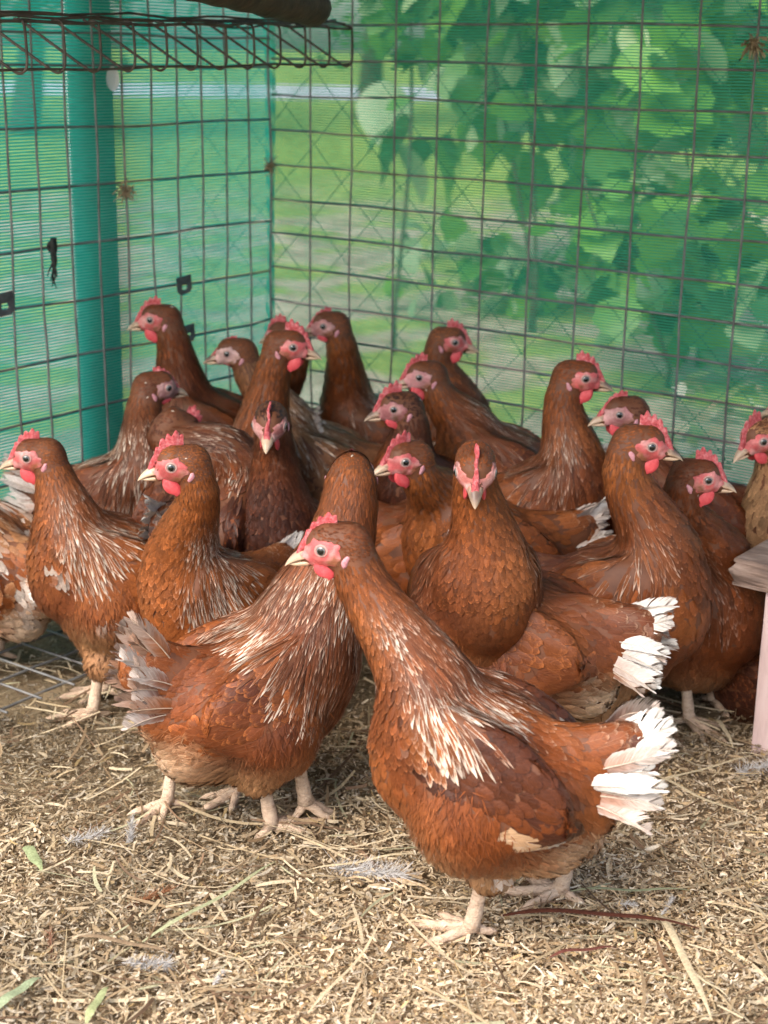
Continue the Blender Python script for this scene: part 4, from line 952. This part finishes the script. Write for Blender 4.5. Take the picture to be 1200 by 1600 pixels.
# ------------------------------------------------------------------ outside: shrubs, trees, chain link
def leaf_mesh(name, mat, lobed=True):
    n = 15; t = np.linspace(0, 1, n)
    w = np.sin(np.pi * t ** 0.75) ** 0.8 * 0.40 * (1 + (0.22 * np.abs(np.sin(t * 11)) if lobed else 0)); w[0] = 0.02; w[-1] = 0.01
    V = []
    for i in range(n):
        z = -0.22 * t[i] ** 2
        V += [(t[i] - 0.06 * lobed * math.sin(t[i] * 9), -w[i], z + 0.10 * w[i]), (t[i], 0, z - 0.02), (t[i] - 0.06 * lobed * math.sin(t[i] * 9), w[i], z + 0.10 * w[i])]
    b = np.arange(n - 1)[:, None] * 3 + np.arange(2)[None]; Q = np.stack([b, b + 1, b + 4, b + 3], -1).reshape(-1, 4)
    return mesh_np(name, V, Q, mat)
LEAF = [leaf_mesh('leaf', m, l) for m, l in (('leaf_bright', True), ('leaf_dark', True), ('leaf_pale', False))]
def shrub(label, px, Y, hx, hy, z0, z1, n, size, weights, seed, stems=5):
    r = np.random.default_rng(seed); mid = at(px, 300, Y); root = empty('leafy_shrub', (mid[0], mid[1], -0.03)); tag(root, label, 'shrub')
    for i in range(stems):
        top = np.array([r.uniform(-0.8, 0.8) * hx, r.uniform(-0.8, 0.8) * hy, r.uniform(0.6, 1.0) * z1]); t = np.linspace(0, 1, 12)[:, None]
        p = top * t + 0.04 * np.sin(t * 6 + i) * np.array([1, 0.5, 0]) * t; p[0] = (top[0] * 0.1, top[1] * 0.1, 0)
        link('stem', tubes_mesh('stem', [(p, np.linspace(0.008, 0.003, 12))], 'bark', 6), root)
    cl = np.stack([r.uniform(-1, 1, 14) * hx, r.uniform(-1, 1, 14) * hy, r.uniform(z0, z1, 14)], -1)
    for i in range(n):
        p = np.array([r.uniform(-1, 1) * hx, r.uniform(-1, 1) * hy, r.uniform(z0, z1)]); p = p * 0.55 + cl[r.integers(0, 14)] * 0.45
        o = link('leaf', LEAF[r.choice(3, p=weights)], root); s = size * r.uniform(0.55, 1.3)
        o.location = p; o.scale = (s, s * r.uniform(0.7, 1.0), s); o.rotation_euler = (r.normal(0.2, 0.6), r.normal(0.4, 0.6), r.uniform(0, 6.28))
shrub('broad-leaved shrub filling the upper right behind the netting', 1090, 4.3, 0.46, 0.4, 0.42, 1.45, 270, 0.15, [0.6, 0.14, 0.26], 1, 2)
shrub('dense green bush behind the netting in the upper middle', 850, 4.8, 0.40, 0.4, 0.50, 1.6, 260, 0.15, [0.58, 0.17, 0.25], 2, 2)
shrub('low bush behind the netting at the right', 1080, 4.0, 0.42, 0.25, 0.10, 0.60, 220, 0.13, [0.55, 0.28, 0.17], 3, 1)
shrub('slim young shrub behind the netting near the pen corner', 615, 4.4, 0.12, 0.14, 0.70, 1.5, 120, 0.09, [0.35, 0.5, 0.15], 4, 1)
shrub('tall sunlit hedge behind the other bushes', 960, 6.4, 1.0, 0.4, 0.20, 1.9, 290, 0.24, [0.65, 0.15, 0.2], 5, 2)
shrub('pale low plant on the dry ground behind the netting', 800, 5.2, 0.45, 0.3, 0.0, 0.30, 130, 0.11, [0.3, 0.1, 0.6], 6, 1)

def dry_leaves():
    N = 900; a = rng.uniform(0.0, 2.2, N); o_ = rng.uniform(0.05, 2.6, N); P = CORNER + a[:, None] * UR + o_[:, None] * NR; L = rng.uniform(0.03, 0.09, N)
    pal = np.array([(0.55, 0.47, 0.34), (0.42, 0.32, 0.20), (0.30, 0.34, 0.14), (0.62, 0.58, 0.48)]); col = pal[rng.choice(4, N)] * rng.uniform(0.7, 1.1, (N, 1))
    V, Q, C = strips(N, P[:, 0], P[:, 1], rng.uniform(-0.02, 0.03, N), L, L * 0.5, 0.9, 0.3, col, 5)
    o = link('fallen_leaves', mesh_np('fallen_leaves', V, Q, 'chip', cols={'col': C}), kind='stuff'); tag(o, 'pale dry leaves scattered on the ground outside the netting', 'leaves')
dry_leaves()

def tree(label, x, y, h, cr, seed, mat):
    r = np.random.default_rng(seed); root = empty('garden_tree', (x, y, -0.03)); tag(root, label, 'tree')
    t = np.linspace(0, 1, 14)[:, None]; p = np.array([0.3 * r.normal(), 0.2 * r.normal(), h * 0.75]) * t + 0.06 * np.sin(t * 5)
    paths = [(p, np.linspace(0.16, 0.05, 14))]
    for i in range(7):
        s = p[5 + i]; e = s + np.array([r.normal(0, cr * 0.5), r.normal(0, cr * 0.5), cr * r.uniform(0.2, 0.7)]); paths.append((s * (1 - t) + e * t, np.linspace(0.05, 0.015, 14)))
    link('trunk', tubes_mesh('trunk', paths, 'bark', 8), root)
    cl = nrm(r.normal(size=(38, 3))) * cr * r.random((38, 1)) ** 0.4 * np.array([1, 1, 0.75]) + np.array([0, 0, h * 0.72]); N = 3400
    X = cl[r.integers(0, 38, N)] + r.normal(0, cr * 0.17, (N, 3)); d = nrm(r.normal(size=(N, 3))); s = nrm(np.cross(d, r.normal(size=(N, 3)))); L = r.uniform(0.10, 0.24, N)[:, None]
    V = np.stack([X, X + d * L * 0.5 + s * L * 0.25, X + d * L, X + d * L * 0.5 - s * L * 0.25], 1).reshape(-1, 3)
    link('crown', mesh_np('crown', V, np.arange(4 * N).reshape(-1, 4), mat), root, 'stuff')
tree('dark garden tree on the far lawn left of the pen corner', -3.6, 15.5, 3.4, 2.2, 1, 'leaf_dark')
tree('bright green garden tree beyond the lawn behind the pen corner', -0.3, 20, 4.2, 2.6, 2, 'leaf_bright')
tree('dark spreading tree behind the shrubs at the right', 3.6, 12, 3.6, 2.6, 3, 'leaf_dark')
tree('pale leafy tree far behind the teal netting', -8.5, 18, 4.0, 2.8, 4, 'leaf_bright')

def chain_link():
    root = empty('chain_link_fence', tuple(CORNER + NR * 0.16)); tag(root, 'green chain link fence outside the netting of the leafy side', 'fence')
    c = 0.062; n = 26
    for i in range(n):
        m = 19; z = 0.22 + np.arange(m) * c; x = i * c + ((np.arange(m) + i) % 2) * c - 0.35
        p = UR[None] * x[:, None] + NR * (0.002 * (np.arange(m) % 2))[:, None]; p[:, 2] = z
        wire_obj('link_wire', p, 0.0009, root, 'green_wire', sides=5)
chain_link()

# ------------------------------------------------------------------ small things on the wire and netting
def onwall(px, py, which):
    """the point of a wire wall seen at a pixel"""
    nn = NL if which == 'l' else NR
    d = F_ + R_ * (px - CX) / FPX + U_ * (CY - py) / FPX; t = ((CORNER - CAMP) @ nn) / (d @ nn); return CAMP + d * t
def tuft(name, c, n, L, spread, mat, label, cat, down=0.0, w=0.0012):
    d = nrm(rng.normal(size=(n, 3)) + np.array([0, 0, -down])); s = nrm(np.cross(d, rng.normal(size=(n, 3)))); X = rng.normal(0, spread, (n, 3)); ll = L * rng.uniform(0.4, 1, (n, 1)); k = rng.normal(0, 0.3, (n, 3)) * ll
    V = np.stack([X, X + s * w, X + d * ll * 0.5 + k * 0.4 + s * w, X + d * ll * 0.5 + k * 0.4, X + d * ll + k + np.array([0, 0, -down * 0.3]) * ll, X + d * ll + k + s * w * 0.3], 1).reshape(-1, 3)
    b = np.arange(n)[:, None] * 6; Q = np.concatenate([b + np.array([[0, 1, 2, 3]]), b + np.array([[3, 2, 5, 4]])])
    o = link(name, mesh_np(name, V, Q, mat)); o.location = c; return tag(o, label, cat)
def twine():
    ps = []
    for i in range(7):
        t = np.linspace(0, 1, 14); L = rng.uniform(0.05, 0.075); x = rng.normal(0, 0.003); sw = rng.normal(0, 0.006)
        ps.append((UL[None] * (x + sw * t ** 2 + 0.002 * np.sin(t * 9 + i))[:, None] + np.array([0, 0, 1.0]) * (0.012 - L * t)[:, None] - NL * (0.003 + 0.002 * np.sin(i + t * 5))[:, None], np.interp(t, [0, 0.5, 1], [0.0030, 0.0024, 0.0005])))
    t = np.linspace(0, 2 * math.pi, 16); ps.append((UL[None] * (0.006 * np.cos(t))[:, None] + np.array([0, 0, 1.0]) * (0.006 * np.sin(t))[:, None], np.full(16, 0.003)))
    o = link('twine_scrap', tubes_mesh('twine_scrap', ps, 'twine', 6)); o.location = onwall(78, 385, 'l') - NL * 0.004; tag(o, 'dark frayed twine hanging from the tall-celled wire panel', 'twine')
twine()
tuft('chaff_clump', onwall(193, 297, 'l') - NL * 0.005, 150, 0.016, 0.005, 'dry_fluff', 'tan clump of chaff caught on the tall-celled wire panel', 'debris', 0.3)
tuft('chaff_clump', onwall(426, 258, 'r') - NR * 0.006, 140, 0.014, 0.004, 'dry_fluff', 'brown clump of chaff caught on the corner wire', 'debris', 0.4)
tuft('dry_scrap', onwall(1180, 66, 'r') - NR * 0.004, 60, 0.020, 0.003, 'dry_fluff', 'reddish dry scrap on the wire at the top right', 'debris', 1.0, 0.003)
def clip(px, py, w, h, label):
    o_ = [(-w, h), (w, h), (w, -h * 0.6), (w * 0.6, -h), (-w * 0.6, -h), (-w, -h * 0.6)]; i_ = [(-w * 0.35, h * 0.1), (w * 0.35, h * 0.1), (w * 0.42, -h * 0.3), (w * 0.2, -h * 0.55), (-w * 0.2, -h * 0.55), (-w * 0.42, -h * 0.3)]
    V = []
    for y in (-0.0008, 0.0008):
        V += [(x, y, z) for x, z in o_] + [(x, y, z) for x, z in i_]
    Q = []
    for k in range(6):
        k2 = (k + 1) % 6; Q += [(k, k2, 6 + k2, 6 + k), (12 + k2, 12 + k, 18 + k, 18 + k2), (k2, k, 12 + k, 12 + k2), (6 + k, 6 + k2, 18 + k2, 18 + k)]
    o = link('metal_clip', mesh_np('metal_clip', V, np.array(Q), 'tin', smooth=False)); o.location = onwall(px, py, 'l') - NL * 0.004; o.rotation_euler = (0, 0.1, math.atan2(UL[1], UL[0])); return tag(o, label, 'clip', 'tin clips on the wire')
clip(285, 445, 0.016, 0.014, 'small tin clip on the wire below the chaff clump')
clip(4, 475, 0.016, 0.016, 'tin clip on the wire at the left edge')
clip(291, 521, 0.015, 0.014, 'tin clip on the wire beside the tall-necked back left hen')
def disc():
    s = np.linspace(0, 1, 6); th = np.linspace(0, 2 * math.pi, 20, endpoint=False)
    rg = np.stack([np.stack([np.cos(th) * 0.013 * a, np.full(20, -0.004 * math.sqrt(1.0001 - a * a)), np.sin(th) * 0.017 * a], -1) for a in s]); V, q = loft(rg)
    o = link('white_tag', mesh_np('white_tag', V, q, 'white_board')); o.location = onwall(173, 123, 'l') - NL * 0.004; o.rotation_euler = (0, 0, math.atan2(UL[1], UL[0])); tag(o, 'small oval white tag against the upper teal netting', 'tag')
disc()

# ------------------------------------------------------------------ single straws, stalks, blades and feathers on the litter
def gnd(px, py, z=0.012):
    d = F_ + R_ * (px - CX) / FPX + U_ * (CY - py) / FPX; return CAMP + d * ((z - EYE_H) / d[2])
def blade(name, a, b, w, col, label, cat, arch=0.006, bend=0.0, taper=0.3):
    A, B = gnd(*a), gnd(*b); d = B - A; ln = np.linalg.norm(d); t = np.linspace(0, 1, 14); s = nrm(np.cross(d, [0, 0, 1.0]))
    c = d * t[:, None] + s * (bend * ln * np.sin(np.pi * t))[:, None] + np.array([0, 0, 1.0]) * (0.004 + arch * np.sin(np.pi * t) + 0.002 * np.sin(t * 9))[:, None]
    hw = w / 2 * np.interp(t, [0, 0.15, 0.7, 1], [taper, 1, 0.9, taper * 0.5])[:, None]
    V = np.stack([c - s * hw, c + np.array([0, 0, 0.25]) * hw, c + s * hw], 1).reshape(-1, 3); bb = np.arange(13)[:, None] * 3 + np.arange(2)[None]; Q = np.stack([bb, bb + 1, bb + 4, bb + 3], -1).reshape(-1, 4)
    o = link(name, mesh_np(name, V, Q, 'chip', cols={'col': np.tile(np.array(col), (len(V), 1)) * rng.uniform(0.9, 1.1, (len(V), 1))})); o.location = A; return tag(o, label, cat)
GR, ST, RD = (0.42, 0.44, 0.26), (0.66, 0.55, 0.36), (0.12, 0.04, 0.024)
blade('grass_blade', (40, 1328), (66, 1368), 0.012, (0.36, 0.42, 0.22), 'short broad green blade on the litter at lower left', 'blade', 0.004)
blade('grass_blade', (222, 1478), (432, 1352), 0.005, GR, 'long thin grey-green blade lying diagonally at lower left', 'blade', 0.010, 0.06)
blade('grass_blade', (-5, 1585), (66, 1535), 0.010, (0.34, 0.40, 0.24), 'green blade in the bottom left corner', 'blade')
blade('grass_blade', (135, 1605), (170, 1550), 0.008, (0.40, 0.44, 0.22), 'green blade standing near the bottom left', 'blade', 0.006)
blade('grass_blade', (890, 1398), (1078, 1398), 0.0045, GR, 'straight pale green stem lying behind the nearest hen', 'stem', 0.003)
blade('straw_stem', (1028, 1432), (1112, 1602), 0.008, ST, 'thick pale straw stem at the lower right', 'straw', 0.008)
blade('straw_stem', (1060, 1520), (1140, 1570), 0.003, ST, 'thin straw crossing beside the thick pale stem', 'straw', 0.006)
blade('straw_stem', (480, 1590), (600, 1440), 0.003, ST, 'thin straw lying diagonally in the lower middle', 'straw', 0.006, 0.05)
blade('straw_stem', (120, 1470), (275, 1500), 0.006, (0.30, 0.21, 0.13), 'brown flat straw lying beside the brown-tipped down feather', 'straw', 0.006)
blade('straw_stem', (650, 1340), (470, 1370), 0.004, ST, 'pale straw in front of the turned-away hen\'s foot', 'straw', 0.004)
blade('straw_stem', (300, 1225), (370, 1200), 0.005, (0.45, 0.48, 0.30), 'greenish straw beneath the turned-away hen', 'straw', 0.004)
blade('straw_stem', (1000, 1240), (1190, 1185), 0.004, ST, 'long straw on the litter left of the bench leg', 'straw', 0.006)
blade('straw_stem', (1020, 1215), (1195, 1290), 0.005, ST, 'bent straw on the litter below the bench leg', 'straw', 0.006, 0.08)
blade('straw_stem', (1115, 1130), (1145, 1175), 0.006, ST, 'short straw piece leaning by the crouching hen', 'straw', 0.010)
blade('dry_stalk', (785, 1436), (1092, 1458), 0.008, RD, 'dark red-brown stalk lying behind the nearest hen\'s foot', 'stalk', 0.008, -0.03, 0.5)
blade('dry_stalk', (858, 1502), (968, 1490), 0.005, (0.17, 0.06, 0.045), 'short reddish stalk at the lower right centre', 'stalk', 0.006)
def plume(px, py, n, L, label, col=(0.6, 0.58, 0.56), d=(1, 0, 0.2), spread=0.6, curl=0.3):
    n = n * 3; c = gnd(px, py, 0.012); d = nrm(np.array(d, float)); t0 = rng.random(n); X = d[None] * (t0[:, None] - 0.5) * L; e = nrm(d[None] * 0.6 + rng.normal(0, spread, (n, 3)) + np.array([0, 0, 0.15])); ll = L * 0.26 * rng.uniform(0.4, 1, n)[:, None]
    s = nrm(np.cross(e, rng.normal(size=(n, 3)))) * 0.00022; k = rng.normal(0, curl, (n, 3)) * ll
    V = np.stack([X - s, X + s, X + e * ll * 0.5 + k * 0.5 + s, X + e * ll * 0.5 + k * 0.5 - s, X + e * ll + k, X + e * ll + k + s], 1); V[..., 2] = np.maximum(V[..., 2], -0.008); V = V.reshape(-1, 3)
    b = np.arange(n)[:, None] * 6; Q = np.concatenate([b + np.array([[0, 1, 2, 3]]), b + np.array([[3, 2, 5, 4]])])
    sh = np.linspace(-0.55, 0.5, 8)[:, None] * d * L; Vt, Qt, Tt = tube(sh, np.linspace(0.0009, 0.0003, 8), 5); Q = np.concatenate([Q, Qt + len(V)]); V = np.concatenate([V, Vt])
    o = link('down_feather', mesh_np('down_feather', V, [Q], 'chip', cols={'col': np.tile(np.array(col), (len(V), 1))})); o.location = c; return tag(o, label, 'feather', 'loose feathers on the litter')
plume(203, 1310, 130, 0.035, 'white down feather standing upright below the turned-away hen\'s tail', d=(0.15, 0.1, 1.0), spread=0.35)
plume(135, 1308, 120, 0.040, 'thin white fluff lying left of the upright down feather', d=(1, 0.4, 0.1), spread=0.5)
plume(228, 1506, 170, 0.042, 'white down feather with brown end near the bottom left', d=(1, -0.2, 0.1), spread=0.5)
plume(575, 1362, 200, 0.075, 'long white fluffy strip between the two front hens\' feet', d=(1, -0.25, 0.05), spread=0.4)
plume(976, 1412, 70, 0.020, 'small white feather tuft behind the nearest hen', d=(1, -0.5, 0.2), spread=0.3)
plume(1042, 1416, 60, 0.020, 'faint white fluff right of the small white tuft', d=(0.4, 0.3, 0.5), spread=0.5)
plume(1180, 1200, 170, 0.045, 'grey-white clump of down by the bench leg', d=(1, 0.2, 0.2), spread=0.7)
plume(340, 1530, 50, 0.020, 'tiny white feather near the bottom left of centre', d=(0.4, 0.9, 0.2), spread=0.5)
plume(230, 1405, 60, 0.050, 'curled rusty brown feather on the lower left litter', col=(0.30, 0.12, 0.05), d=(1, 0.5, 0.2), spread=0.25)
plume(80, 1480, 60, 0.036, 'brown and white feather at the lower left edge', col=(0.30, 0.15, 0.09), d=(-0.3, 1, 0.3), spread=0.4)
